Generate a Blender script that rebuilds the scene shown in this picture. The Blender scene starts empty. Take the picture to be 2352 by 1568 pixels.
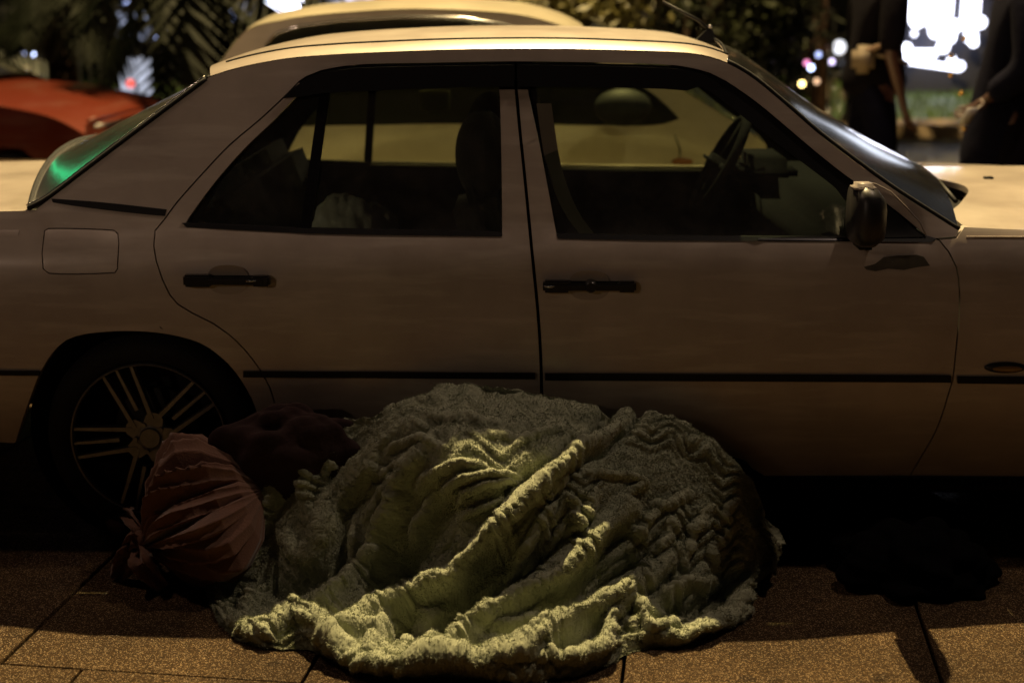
import bpy, bmesh, math, random
import numpy as np
from mathutils import Vector, Matrix
from mathutils.geometry import delaunay_2d_cdt
R = math.radians
random.seed(7); rng = np.random.default_rng(11)
sc = bpy.context.scene
C = sc.collection

# ------------------------------------------------------------------ camera
YAW, PITCH, F = 1.0, 14.2, 3267.0            # focal length in units of a 2352 px wide picture
CAMP = np.array([0.0, -4.08, 1.68])
cd = bpy.data.cameras.new('camera'); cam = bpy.data.objects.new('camera', cd); C.objects.link(cam)
cam.location = CAMP; cam.rotation_euler = (R(90 - PITCH), 0, R(YAW))
cd.sensor_width = 36; cd.lens = F / 2352 * 36
cd.clip_start = 0.05; cd.clip_end = 300
cd.dof.use_dof = True; cd.dof.focus_distance = 3.93; cd.dof.aperture_fstop = 1.7; cd.dof.aperture_blades = 0
sc.camera = cam
sc.cycles.caustics_reflective = False; sc.cycles.caustics_refractive = False

# ------------------------------------------------------------------ exposure, world, night sun
sc.view_settings.view_transform = 'Standard'; sc.view_settings.look = 'None'
sc.view_settings.exposure = 0.0; sc.view_settings.gamma = 1.0
w = bpy.data.worlds.new("World"); sc.world = w; w.use_nodes = True
wn = w.node_tree.nodes; wl = w.node_tree.links
sky = wn.new('ShaderNodeTexSky'); sky.sky_type = 'NISHITA'; sky.sun_disc = False
sky.sun_elevation = R(-4); sky.sun_rotation = R(40)
wl.new(sky.outputs[0], wn['Background'].inputs[0]); wn['Background'].inputs[1].default_value = 0.15

KEY_POS = Vector((0.25, 6.55, 11.8))
KEY_W, FILL_L_W, FILL_R_W, FRONT_W = 16500.0, 85.0, 270.0, 450.0
FILL_L = Vector((-3.3, .35, 4.6)); FILL_R = Vector((2.9, 1.0, 6.2)); FRONT = Vector((-8.0, -12.0, 5.4))
def lamp(name, loc, power, col, radius, target=None, cone=160, blend=.6):
    l = bpy.data.lights.new(name, 'SPOT' if target is not None else 'POINT')
    l.energy = power; l.color = col; l.shadow_soft_size = radius
    o = bpy.data.objects.new(name, l); o.location = loc
    if target is not None:
        l.spot_size = R(cone); l.spot_blend = blend
        o.rotation_euler = (Vector(target) - Vector(loc)).to_track_quat('-Z', 'Y').to_euler()
    C.objects.link(o); return o

# ------------------------------------------------------------------ projection helpers (measuring the place from the picture)
_y, _p = R(YAW), R(PITCH)
CF = np.array([-math.sin(_y)*math.cos(_p), math.cos(_y)*math.cos(_p), -math.sin(_p)])
CR = np.array([math.cos(_y), math.sin(_y), 0.0]); CU = np.cross(CR, CF)
def ray(x, y): return CF + CR*((x-1176)/F) - CU*((y-784)/F)
def onY(x, y, Y):
    d = ray(x, y); return CAMP + d*((Y-CAMP[1])/d[1])
def onZ(x, y, Z=0.0):
    d = ray(x, y); return CAMP + d*((Z-CAMP[2])/d[2])
def onS(x, y, ysf):
    Y = ysf(0.8)
    for _ in range(12): q = onY(x, y, Y); Y = ysf(q[2])
    return (q[0], q[2])
def XZ(pts, ysf): return [onS(x, y, ysf) for x, y in pts]
def projn(P):
    d = P - CAMP; wq = d @ CF
    return 1176 + F*(d @ CR)/wq, 784 - F*(d @ CU)/wq

# ------------------------------------------------------------------ materials
MATS = {}
def mat(name, col, rough=.5, metal=0., coat=0., spec=.5, noise=0., nscale=20., bump=0., bscale=60., emit=None, es=0., sheen=0., col2=None):
    if name in MATS: return MATS[name]
    m = bpy.data.materials.new(name); m.use_nodes = True
    n = m.node_tree.nodes; l = m.node_tree.links; b = n['Principled BSDF']
    b.inputs['Base Color'].default_value = (*col, 1); b.inputs['Roughness'].default_value = rough
    b.inputs['Metallic'].default_value = metal; b.inputs['Coat Weight'].default_value = coat
    b.inputs['Coat Roughness'].default_value = .12
    b.inputs['Specular IOR Level'].default_value = spec
    b.inputs['Sheen Weight'].default_value = sheen
    tc = n.new('ShaderNodeTexCoord')
    if noise or col2:
        t = n.new('ShaderNodeTexNoise'); t.inputs['Scale'].default_value = nscale; t.inputs['Detail'].default_value = 8
        l.new(tc.outputs['Object'], t.inputs['Vector'])
        r = n.new('ShaderNodeValToRGB'); r.color_ramp.elements[0].position = .3; r.color_ramp.elements[1].position = .72
        c2 = col2 or tuple(c*(1-noise) for c in col)
        r.color_ramp.elements[0].color = (*c2, 1); r.color_ramp.elements[1].color = (*col, 1)
        l.new(t.outputs['Fac'], r.inputs[0]); l.new(r.outputs[0], b.inputs['Base Color'])
    if bump:
        t = n.new('ShaderNodeTexNoise'); t.inputs['Scale'].default_value = bscale; t.inputs['Detail'].default_value = 6
        l.new(tc.outputs['Object'], t.inputs['Vector'])
        u = n.new('ShaderNodeBump'); u.inputs['Strength'].default_value = bump; u.inputs['Distance'].default_value = .01
        l.new(t.outputs['Fac'], u.inputs['Height']); l.new(u.outputs[0], b.inputs['Normal'])
    if emit:
        b.inputs['Emission Color'].default_value = (*emit, 1); b.inputs['Emission Strength'].default_value = es
    MATS[name] = m; return m
def glass(name, tint, refl=1.0, rough=.03, dust=.0, ior=1.5):
    m = bpy.data.materials.new(name); m.use_nodes = True
    n = m.node_tree.nodes; l = m.node_tree.links; n.clear()
    out = n.new('ShaderNodeOutputMaterial'); tr = n.new('ShaderNodeBsdfTransparent'); tr.inputs[0].default_value = (*tint, 1)
    gl = n.new('ShaderNodeBsdfGlossy'); gl.inputs['Roughness'].default_value = rough
    gl.inputs['Color'].default_value = (refl, refl, refl, 1)
    fr = n.new('ShaderNodeFresnel'); fr.inputs[0].default_value = ior
    mx = n.new('ShaderNodeMixShader'); l.new(fr.outputs[0], mx.inputs[0]); l.new(tr.outputs[0], mx.inputs[1]); l.new(gl.outputs[0], mx.inputs[2])
    last = mx
    if dust:
        df = n.new('ShaderNodeBsdfDiffuse'); df.inputs[0].default_value = (.5, .47, .4, 1)
        t = n.new('ShaderNodeTexNoise'); t.inputs['Scale'].default_value = 9; t.inputs['Detail'].default_value = 10; t.inputs['Roughness'].default_value = .75
        tc = n.new('ShaderNodeTexCoord'); l.new(tc.outputs['Object'], t.inputs['Vector'])
        mr = n.new('ShaderNodeMapRange'); mr.inputs[1].default_value = .4; mr.inputs[2].default_value = .75
        mr.inputs[3].default_value = dust*.35; mr.inputs[4].default_value = dust
        l.new(t.outputs['Fac'], mr.inputs[0])
        m2 = n.new('ShaderNodeMixShader'); l.new(mr.outputs[0], m2.inputs[0]); l.new(mx.outputs[0], m2.inputs[1]); l.new(df.outputs[0], m2.inputs[2]); last = m2
    l.new(last.outputs[0], out.inputs[0]); MATS[name] = m; return m

def paint_mat(name, col, col2, rough=.38, cr=.17, dust=.30):
    m = bpy.data.materials.new(name); m.use_nodes = True
    n = m.node_tree.nodes; l = m.node_tree.links; b = n['Principled BSDF']
    tc = n.new('ShaderNodeTexCoord')
    t1 = n.new('ShaderNodeTexNoise'); t1.inputs['Scale'].default_value = 3.2; t1.inputs['Detail'].default_value = 9; t1.inputs['Roughness'].default_value = .62
    l.new(tc.outputs['Object'], t1.inputs['Vector'])
    r = n.new('ShaderNodeValToRGB'); r.color_ramp.elements[0].position = .32; r.color_ramp.elements[1].position = .7
    r.color_ramp.elements[0].color = (*col2, 1); r.color_ramp.elements[1].color = (*col, 1)
    l.new(t1.outputs['Fac'], r.inputs[0])
    mp = n.new('ShaderNodeMapping'); mp.inputs['Scale'].default_value = (2.2, 1, 16)       # wiped dust streaks
    l.new(tc.outputs['Object'], mp.inputs[0])
    t2 = n.new('ShaderNodeTexNoise'); t2.inputs['Scale'].default_value = 1.6; t2.inputs['Detail'].default_value = 6; l.new(mp.outputs[0], t2.inputs['Vector'])
    r2 = n.new('ShaderNodeValToRGB'); r2.color_ramp.elements[0].position = .50; r2.color_ramp.elements[1].position = .66
    r2.color_ramp.elements[0].color = (0, 0, 0, 1); r2.color_ramp.elements[1].color = (dust, dust, dust, 1)
    l.new(t2.outputs['Fac'], r2.inputs[0])
    mix = n.new('ShaderNodeMixRGB'); mix.inputs[2].default_value = (.70, .64, .55, 1)
    l.new(r2.outputs[0], mix.inputs[0]); l.new(r.outputs[0], mix.inputs[1]); l.new(mix.outputs[0], b.inputs['Base Color'])
    rr = n.new('ShaderNodeMapRange'); rr.inputs[3].default_value = rough-.06; rr.inputs[4].default_value = rough+.16
    l.new(t1.outputs['Fac'], rr.inputs[0]); l.new(rr.outputs[0], b.inputs['Roughness'])
    b.inputs['Metallic'].default_value = .15; b.inputs['Coat Weight'].default_value = .55; b.inputs['Coat Roughness'].default_value = cr
    MATS[name] = m; return m

PAINT = paint_mat('champagne_paint', (.50, .425, .36), (.37, .31, .26))
BLACK = mat('black_trim', (.010, .010, .011), .5, spec=.2, noise=.3)
RUBBER = mat('rubber', (.006, .006, .007), .85, noise=.3, bump=.2)
CHROME = mat('chrome', (.6, .6, .62), .18, metal=1)
ALLOY = mat('alloy', (.30, .30, .29), .4, metal=.6, noise=.3, nscale=40)
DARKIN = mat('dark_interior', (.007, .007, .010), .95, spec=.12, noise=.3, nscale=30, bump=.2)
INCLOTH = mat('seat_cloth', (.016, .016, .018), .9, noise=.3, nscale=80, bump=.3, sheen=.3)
SIDEG = glass('side_glass', (.74, .80, .64), 1.0, .05, dust=.075)
WSG = glass('windscreen_glass', (.46, .53, .52), .85, .13, dust=.02)
RG = glass('rear_window_glass', (.28, .33, .31), 1.0, .13, dust=.06)
TINT = glass('tinted_glass', (.22, .25, .22), 1.0, .05, dust=.03)

# ------------------------------------------------------------------ object helpers
def new_obj(name, verts, faces, m, parent=None, smooth=True, auto=None):
    me = bpy.data.meshes.new(name); me.from_pydata([tuple(map(float, v)) for v in verts], [], faces)
    if smooth: me.polygons.foreach_set('use_smooth', [True]*len(me.polygons))
    me.update(); me.materials.append(m)
    o = bpy.data.objects.new(name, me); C.objects.link(o)
    if parent: o.parent = parent; o.matrix_parent_inverse = Matrix.Translation(-Vector(parent.location)) if parent.type == 'EMPTY' and parent.parent is None else Matrix.Identity(4)
    return o
def tag(o, label=None, cat=None, group=None, kind=None):
    if label: o['label'] = label
    if cat: o['category'] = cat
    if group: o['group'] = group
    if kind: o['kind'] = kind
    return o
def empty(name, loc, label, cat, group=None):
    o = bpy.data.objects.new(name, None); o.location = loc; o.empty_display_size = .2; C.objects.link(o)
    return tag(o, label, cat, group)
def sub(o, parent):                       # make o a child of a mesh part
    o.parent = parent; o.matrix_parent_inverse = Matrix.Identity(4)
    if parent.parent: o.matrix_parent_inverse = parent.matrix_parent_inverse.inverted() @ Matrix.Identity(4)
    return o

class MB:
    """collects simple solids into one mesh (world coordinates)"""
    def __init__(s): s.v = []; s.f = []
    def add(s, v, f):
        k = len(s.v); s.v += [tuple(map(float, a)) for a in v]; s.f += [tuple(i+k for i in q) for q in f]; return s
    def box(s, c, size, rot=None, bev=0.0):
        bm = bmesh.new(); bmesh.ops.create_cube(bm, size=1)
        bmesh.ops.scale(bm, vec=size, verts=bm.verts)
        if bev: bmesh.ops.bevel(bm, geom=bm.edges[:], offset=bev, segments=2, affect='EDGES')
        M = Matrix.Translation(c) @ (rot.to_matrix().to_4x4() if rot is not None and not isinstance(rot, Matrix) else (rot or Matrix.Identity(4)))
        bm.verts.ensure_lookup_table()
        for v in bm.verts: v.co = M @ v.co
        bm.verts.index_update(); r = s.add([v.co for v in bm.verts], [[v.index for v in f.verts] for f in bm.faces]); bm.free(); return r
    def tube(s, pts, rad, n=10, caps=True):
        pts = [Vector(p) for p in pts]; k = len(pts); rads = rad if hasattr(rad, '__len__') else [rad]*k
        rings = []; prev = None
        for i, p in enumerate(pts):
            d = (pts[min(i+1, k-1)] - pts[max(i-1, 0)]).normalized()
            a = prev if prev is not None else (Vector((0, 0, 1)) if abs(d.z) < .9 else Vector((1, 0, 0)))
            a = (a - d*a.dot(d)).normalized(); prev = a; b = d.cross(a)
            rings.append([p + (a*math.cos(2*math.pi*j/n) + b*math.sin(2*math.pi*j/n))*rads[i] for j in range(n)])
        v = [q for r_ in rings for q in r_]; f = []
        for i in range(k-1):
            for j in range(n): f.append((i*n+j, i*n+(j+1) % n, (i+1)*n+(j+1) % n, (i+1)*n+j))
        if caps: f.append(tuple(range(n))[::-1]); f.append(tuple((k-1)*n+j for j in range(n)))
        return s.add(v, f)
    def lathe(s, prof, c, axis='Y', n=48, a0=0):
        v = []; f = []; k = len(prof)
        for i in range(n):
            a = 2*math.pi*i/n
            for r_, h in prof:
                if axis == 'Y': v.append((c[0]+r_*math.cos(a), c[1]+h, c[2]+r_*math.sin(a)))
                else: v.append((c[0]+r_*math.cos(a), c[1]+r_*math.sin(a), c[2]+h))
        for i in range(n):
            for j in range(k-1): f.append((i*k+j, ((i+1) % n)*k+j, ((i+1) % n)*k+j+1, i*k+j+1))
        return s.add(v, f)
    def ell(s, c, r_, n=16, m=10, rot=None):
        v = []; f = []
        for j in range(m+1):
            ph = math.pi*j/m
            for i in range(n):
                a = 2*math.pi*i/n; p = Vector((r_[0]*math.sin(ph)*math.cos(a), r_[1]*math.sin(ph)*math.sin(a), r_[2]*math.cos(ph)))
                if rot: p = rot @ p
                v.append(Vector(c)+p)
        for j in range(m):
            for i in range(n): f.append((j*n+i, (j+1)*n+i, (j+1)*n+(i+1) % n, j*n+(i+1) % n))
        return s.add(v, f)
    def build(s, name, m, parent=None, smooth=True):
        return new_obj(name, s.v, s.f, m, parent, smooth)

def clean_poly(poly, smooth=True, step=.03, corner=42):
    """Catmull-Rom through soft points, keep corners, resample"""
    P = [Vector((a, b)) for a, b in poly]; n = len(P); isc = []
    for i in range(n):
        a = (P[i]-P[i-1]); b = (P[(i+1) % n]-P[i])
        isc.append((not smooth) or a.length < 1e-6 or b.length < 1e-6 or a.angle(b) > R(corner))
    out = []
    for i in range(n):
        p1, p2 = P[i], P[(i+1) % n]; p0 = P[i-1] if not isc[i] else p1; p3 = P[(i+2) % n] if not isc[(i+1) % n] else p2
        k = max(1, int((p2-p1).length/step))
        for j in range(k):
            t = j/k
            q = .5*((2*p1)+(-p0+p2)*t+(2*p0-5*p1+4*p2-p3)*t*t+(-p0+3*p1-3*p2+p3)*t**3) if smooth else p1.lerp(p2, t)
            out.append(q)
    return out
def inside(pts, poly):
    x = pts[:, 0]; y = pts[:, 1]; r_ = np.zeros(len(pts), bool); n = len(poly); j = n-1
    for i in range(n):
        xi, yi = poly[i]; xj, yj = poly[j]
        c = ((yi > y) != (yj > y)) & (x < (xj-xi)*(y-yi)/((yj-yi) if yj != yi else 1e-12)+xi); r_ ^= c; j = i
    return r_
def panel(name, poly, mapf, m, parent=None, holes=(), grid=.045, thick=.012, off=0., smooth=True, flip=False, step=.03, inset=0.):
    """sheet with real edges, cut from a curved surface. poly in (a,b) surface coordinates, mapf(a,b,off)->xyz"""
    loops = [clean_poly(poly, smooth, step)] + [clean_poly(h, smooth, step) for h in holes]
    if inset:
        L = loops[0]; n = len(L); A = sum(L[i].x*L[(i+1) % n].y-L[(i+1) % n].x*L[i].y for i in range(n)); sg = 1 if A > 0 else -1
        loops[0] = [L[i] + sg*inset*Vector((-(L[(i+1) % n]-L[i-1]).y, (L[(i+1) % n]-L[i-1]).x)).normalized() for i in range(n)]
    V = []; E = []
    for L in loops:
        k = len(V); V += [Vector(q) for q in L]; E += [(k+i, k+(i+1) % len(L)) for i in range(len(L))]
    nb = len(V)
    a = np.array([(q.x, q.y) for q in V]); mn = a.min(0); mx = a.max(0)
    gx, gy = np.meshgrid(np.arange(mn[0]+grid/2, mx[0], grid), np.arange(mn[1]+grid/2, mx[1], grid)); G = np.c_[gx.ravel(), gy.ravel()]
    if len(G):
        ok = inside(G, [tuple(q) for q in loops[0]])
        for L in loops[1:]: ok &= ~inside(G, [tuple(q) for q in L])
        d = np.full(len(G), 9.); 
        for i in range(0, nb, 200): d = np.minimum(d, np.sqrt(((G[:, None]-a[None, i:i+200])**2).sum(2)).min(1))
        G = G[ok & (d > grid*.35)]
        V += [Vector(q) for q in G]
    vo, eo, fo, ov, oe, of = delaunay_2d_cdt(V, E, [], 0, 1e-6)
    co = np.array([(q.x, q.y) for q in vo]); fo = [f for f in fo if len(f) == 3]
    cen = np.array([co[list(f)].mean(0) for f in fo]); ok = inside(cen, [tuple(q) for q in loops[0]])
    for L in loops[1:]: ok &= ~inside(cen, [tuple(q) for q in L])
    fo = [f for f, k_ in zip(fo, ok) if k_]
    used = sorted({i for f in fo for i in f}); rm = {i: k for k, i in enumerate(used)}
    verts = [mapf(co[i][0], co[i][1], off) for i in used]; faces = [tuple(rm[i] for i in f) for f in fo]
    cnt = {}
    for f in faces:
        for i in range(3):
            e = (f[i], f[(i+1) % 3]); cnt[tuple(sorted(e))] = cnt.get(tuple(sorted(e)), []) + [e]
    bd = [v[0] for v in cnt.values() if len(v) == 1]
    r1 = {}; r2 = {}
    for e in bd:
        for i in e:
            if i not in r1:
                r1[i] = len(verts); verts.append(verts[i]); q = co[used[i]]; r2[i] = len(verts); verts.append(mapf(q[0], q[1], off+thick))
    for i, j in bd: faces.append((r1[j], r1[i], r2[i], r2[j]))
    if flip: faces = [f[::-1] for f in faces]
    return new_obj(name, verts, faces, m, parent)

def loft(name, rows, m, parent=None, thick=0):
    v = [p for r_ in rows for p in r_]; n = len(rows[0]); f = []
    for i in range(len(rows)-1):
        for j in range(n-1): f.append((i*n+j, i*n+j+1, (i+1)*n+j+1, (i+1)*n+j))
    return new_obj(name, v, f, m, parent)
def resamp(pts, k, smooth=True):
    P = [Vector(p) for p in pts]; out = []; n = len(P)
    L = [0]
    for i in range(n-1): L.append(L[-1]+(P[i+1]-P[i]).length)
    for q in range(k):
        s = L[-1]*q/(k-1); i = max(j for j in range(n-1) if L[j] <= s+1e-9); t = (s-L[i])/max(L[i+1]-L[i], 1e-9)
        p0 = P[max(i-1, 0)]; p1 = P[i]; p2 = P[i+1]; p3 = P[min(i+2, n-1)]
        out.append(.5*((2*p1)+(-p0+p2)*t+(2*p0-5*p1+4*p2-p3)*t*t+(-p0+3*p1-3*p2+p3)*t**3))
    return out
#SECTION
# ================================================================== the champagne saloon
WC = .87                                         # its centre plane
_z = [.0, .15, .22, .30, .42, .545, .70, .82, .90, .945, .962, 1.0, 1.2, 1.38, 1.50, 1.6]
_q = [.16, .120, .085, .055, .018, .0, -.004, .0, .014, .036, .062, .074, .145, .212, .258, .30]
def ys(z): return float(np.interp(z, _z, _q))
def ys_s(z): return (ys(z-.012)+ys(z)+ys(z+.012))/3
def mp(a, b, off=0.): return (a, ys_s(b)+off, b)
def mpf(a, b, off=0.): return (a, 2*WC-ys_s(b)-off, b)
car = empty('parked_car', (0, WC, 0), 'champagne beige saloon with dusty doors and black rub strip, parked beside the blanket heap', 'car')
def S(p): return XZ(p, ys_s)
BGAP = [(1184, 150), (1185, 205), (1194, 299), (1205, 404), (1217, 527), (1224, 600), (1234, 700), (1241, 800), (1244, 905), (1243, 1090)]
RGAP = [(687, 188), (660, 216), (598, 274), (527, 334), (457, 408), (404, 468), (376, 506), (356, 530), (353, 565), (359, 600), (373, 642), (390, 677), (408, 698), (440, 718), (492, 744), (527, 769), (563, 804), (598, 850), (619, 888), (636, 950), (645, 1020), (648, 1095)]
FGAP = [(2146, 549), (2158, 552), (2179, 578), (2197, 614), (2204, 670), (2202, 740), (2195, 811), (2188, 874), (2175, 916), (2158, 969), (2140, 1008), (2118, 1045), (2090, 1092)]
ARCH = [(606, 1095), (603, 1010), (592, 960), (577, 916), (541, 857), (503, 818), (457, 788), (387, 769), (316, 762), (246, 763), (176, 773), (134, 797), (95, 853), (70, 916), (38, 1011)]
CPIL = [(80, 481), (116, 454), (211, 382), (316, 303), (422, 224), (468, 190)]
CREASE = [(478, 177), (527, 161), (590, 146), (668, 133), (740, 127), (827, 122), (1000, 115), (1157, 112), (1300, 112), (1423, 115), (1545, 119), (1600, 124), (1640, 133), (1672, 145)]
APIL = [(1672, 145), (1694, 156), (1736, 183), (1806, 241), (1877, 303), (1947, 357), (2052, 433), (2158, 501), (2204, 530)]
DLOT = [(703, 177), (738, 163), (827, 150), (1000, 146), (1180, 143), (1400, 146), (1525, 150), (1578, 156), (1630, 169), (1666, 187), (1736, 235), (1806, 293), (1877, 353), (1947, 408), (2017, 455), (2060, 487), (2100, 520), (2128, 544)]
fuel = [(95+6, 530), (110, 524), (180, 524), (262, 528), (272, 536), (274, 560), (271, 618), (264, 628), (180, 631), (112, 629), (98, 618), (95, 580)]
def rr(a): return a[::-1]
# ---- rear quarter, roof rail and A pillar in one pressing
side = [(-230, 484)] + CPIL + CREASE + APIL[1:] + [(2196, 545), (2150, 549)] + rr(DLOT) + RGAP + [(606, 1095)] + ARCH[1:] + [(36, 1018), (-230, 1010)]
for nm, mf, fl in (('body_side', mp, False), ('body_side', mpf, True)):
    bs = panel(nm, S(side), mf, PAINT, car, holes=[S(fuel)] if mf is mp else [], grid=.05, thick=.03, flip=fl, inset=.0022)
panel('fuel_flap', S(fuel), mp, PAINT, car, inset=.0035, thick=.01, grid=.04)
panel('vent_trim', S([(118, 456), (240, 465), (383, 481), (379, 496), (330, 492), (200, 477), (122, 465)]), mp, BLACK, car, off=-.002, thick=.004)
# ---- doors
rdoor = RGAP[:-1] + [(648, 1095), (1241, 1095)] + rr([(x-2, y) for x, y in BGAP[1:-1]]) + [(1146, 205), (1150, 352), (1152, 537), (900, 533), (700, 529), (424, 516), (492, 423), (563, 342), (633, 275), (681, 224), (690, 212)]
fdoor = [(1188, 205), (1213, 205), (1241, 334), (1280, 541), (1500, 545), (1800, 548), (1952, 549)] + FGAP + [(1247, 1095)] + rr([(x+2, y) for x, y in BGAP[2:-1]])
ffend = [(2161, 549), (2196, 547), (2214, 520), (2352, 526), (2700, 540), (3000, 570), (3000, 900), (2950, 900), (2890, 815), (2800, 765), (2700, 752), (2600, 765), (2510, 815), (2450, 900), (2430, 1000), (2425, 1095)] + rr(FGAP[1:])
sill = [(606, 1090), (700, 1097), (1243, 1097), (2100, 1097), (2425, 1097), (2420, 1130), (610, 1128)]
rd = panel('rear_door', S(rdoor), mp, PAINT, car, inset=.0022, thick=.03)
fd = panel('front_door', S(fdoor), mp, PAINT, car, inset=.0022, thick=.03)
panel('front_wing', S(ffend), mp, PAINT, car, inset=.0022, thick=.03)
panel('sill', S(sill), mp, BLACK, car, thick=.03)
rdf = panel('rear_door', S(rdoor), mpf, PAINT, car, inset=.0022, thick=.03, flip=True)
fdf = panel('front_door', S(fdoor), mpf, PAINT, car, inset=.0022, thick=.03, flip=True)
panel('front_wing', S(ffend), mpf, PAINT, car, inset=.0022, thick=.03, flip=True)
panel('sill', S(sill), mpf, BLACK, car, thick=.03, flip=True)
# ---- black door frames, rain guards, window seals
fr_r = [(703, 179), (738, 165), (827, 152), (1000, 147), (1182, 145), (1183, 206), (1146, 206), (1145, 180), (1000, 182), (850, 187), (760, 198), (700, 226), (700, 212), (688, 192)]
fr_f = [(1187, 145), (1400, 148), (1525, 152), (1578, 158), (1630, 171), (1666, 189), (1736, 237), (1806, 295), (1877, 355), (1947, 410), (2017, 457), (2060, 489), (2100, 522), (2126, 546), (1955, 547), (1950, 470), (1925, 437), (1868, 392), (1790, 334), (1720, 279), (1660, 232), (1610, 200), (1530, 186), (1400, 182), (1230, 180), (1214, 205), (1187, 205)]
visr = [(650, 226), (700, 182), (738, 168), (827, 156), (1000, 151), (1181, 149), (1181, 199), (1000, 202), (850, 209), (745, 214), (690, 222)]
visf = [(1190, 149), (1400, 152), (1525, 156), (1578, 162), (1622, 174), (1650, 190), (1660, 202), (1600, 200), (1577, 208), (1525, 204), (1400, 201), (1190, 199)]
RAIN = mat('smoked_plastic', (.005, .005, .006), .6, spec=.12)
for mf, fl, s_ in ((mp, False, 1), (mpf, True, -1)):
    panel('door_frame', S(fr_r), mf, BLACK, rd if s_ > 0 else rdf, off=.004, thick=.02, flip=fl)
    panel('door_frame', S(fr_f), mf, BLACK, fd if s_ > 0 else fdf, off=.004, thick=.02, flip=fl)
    if s_ > 0:
        panel('rain_guard', S(visr), mf, RAIN, rd, off=-.012, thick=.006, flip=fl)
        panel('rain_guard', S(visf), mf, RAIN, fd, off=-.012, thick=.006, flip=fl)
    panel('window_bar', S([(738, 185), (760, 185), (712, 532), (688, 531)]), mf, DARKIN, rd if s_ > 0 else rdf, off=.004, thick=.02, flip=fl, smooth=False)
    panel('window_seal', S([(418, 512), (424, 512), (700, 524), (1153, 533), (1153, 543), (900, 540), (700, 536), (430, 522)]), mf, BLACK, rd if s_ > 0 else rdf, off=-.003, thick=.02, flip=fl, smooth=False)
    panel('window_seal', S([(1278, 537), (1500, 541), (1952, 545), (2128, 541), (2150, 547), (2140, 556), (1952, 554), (1500, 552), (1281, 548)]), mf, BLACK, fd if s_ > 0 else fdf, off=-.003, thick=.02, flip=fl, smooth=False)
    panel('window', S([(420, 517), (492, 418), (563, 337), (633, 270), (700, 200), (760, 180), (1000, 170), (1150, 170), (1156, 540), (700, 532)]), mf, SIDEG, rd if s_ > 0 else rdf, off=.016, thick=.003, flip=fl, smooth=False)
    panel('window', S([(1206, 190), (1400, 178), (1530, 182), (1620, 200), (1720, 270), (1868, 385), (1950, 460), (1960, 549), (1500, 549), (1276, 545)]), mf, SIDEG, fd if s_ > 0 else fdf, off=.016, thick=.003, flip=fl, smooth=False)
# chrome lip at the foot of the front window
panel('seal_trim', S([(1740, 546), (1960, 548), (1960, 551.5), (1740, 550)]), mp, CHROME, fd, off=-.006, thick=.004, smooth=False)
# ---- rub strips
def strip(name, x0, y0, x1, y1, h, par, mf=mp):
    n_ = max(2, int(abs(x1-x0)/60)); up = [(x0+(x1-x0)*i/n_, y0-h/2+(y1-y0)*i/n_) for i in range(n_+1)]; dn = [(x, y+h) for x, y in up][::-1]
    return panel('rub_strip', S(up+dn), mf, BLACK, par, off=-.010, thick=.014, smooth=False, flip=mf is mpf)
strip('s', 560, 858, 1229, 862, 13, rd); strip('s', 1252, 864, 2183, 869, 15, fd); strip('s', 2198, 871, 2700, 876, 15, car); strip('s', -230, 853, 92, 856, 10, car)
strip('s', 560, 858, 1229, 862, 13, rdf, mpf); strip('s', 1252, 864, 2183, 869, 15, fdf, mpf)
# side repeater on the wing
q = onY(2308, 843, 0); rp = MB().ell((q[0], -.004, q[2]), (.062, .012, .017), 20, 12).build('side_repeater', mat('repeater_bezel', (.02, .02, .018), .4), car)
MB().ell((q[0]+.004, -.012, q[2]-.002), (.045, .008, .010), 20, 12).build('repeater_lens', mat('repeater_lens', (.30, .17, .04), .15, coat=1), rp)
# ---- handles
def handle(x0, x1, yc, par, lock, cut0, cut1):
    a = onY(x0, yc, 0); b = onY(x1, yc, 0); mb = MB(); z = (a[2]+b[2])/2; s = (b[0]-a[0])/(x1-x0)
    mb.box(((a[0]+s*(cut0-x0)/2), -.014, z), (s*(cut0-x0), .03, .036), bev=.006)
    mb.box(((b[0]-s*(x1-cut1)/2), -.014, z), (s*(x1-cut1), .03, .032), bev=.006)
    mb.box(((a[0]+b[0])/2, -.026, z), (b[0]-a[0]-.03, .012, .021), bev=.005)
    mb.box(((a[0]+b[0])/2, .0, z), (b[0]-a[0]-.02, .012, .026), bev=.003)
    if lock: mb.lathe([(0, -.036), (.014, -.036), (.017, -.03), (.019, 0)], ((a[0]+b[0])/2+.004, 0, z), n=24)
    h = mb.build('handle', mat('handle_plastic', (.014, .014, .015), .3), par, smooth=False)
    # chrome glint plate at the rear end
    px = x1-42 if not lock else x0+14
    c = onY(px, yc, 0); MB().box((c[0], -.0335, z+.002), (.030, .002, .006)).build('latch_plate', CHROME, h)
    # pressed dish behind the grip
    v = []; f = []; cx = (a[0]+b[0])/2
    n = 28
    for k, (rx, rz, yy) in enumerate(((.062, .044, -.0008), (.052, .034, .0), (.0, .0, .001))):
        for i in range(n):
            t = 2*math.pi*i/n; v.append((cx+rx*math.copysign(abs(math.cos(t))**.7, math.cos(t)), yy-.0012, z+rz*math.sin(t)))
    for k in range(2):
        for i in range(n): f.append((k*n+i, k*n+(i+1) % n, (k+1)*n+(i+1) % n, (k+1)*n+i))
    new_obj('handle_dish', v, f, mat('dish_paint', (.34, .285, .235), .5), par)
handle(425, 623, 642, rd, False, 489, 580); handle(1247, 1460, 655, fd, True, 1310, 1418)
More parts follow.
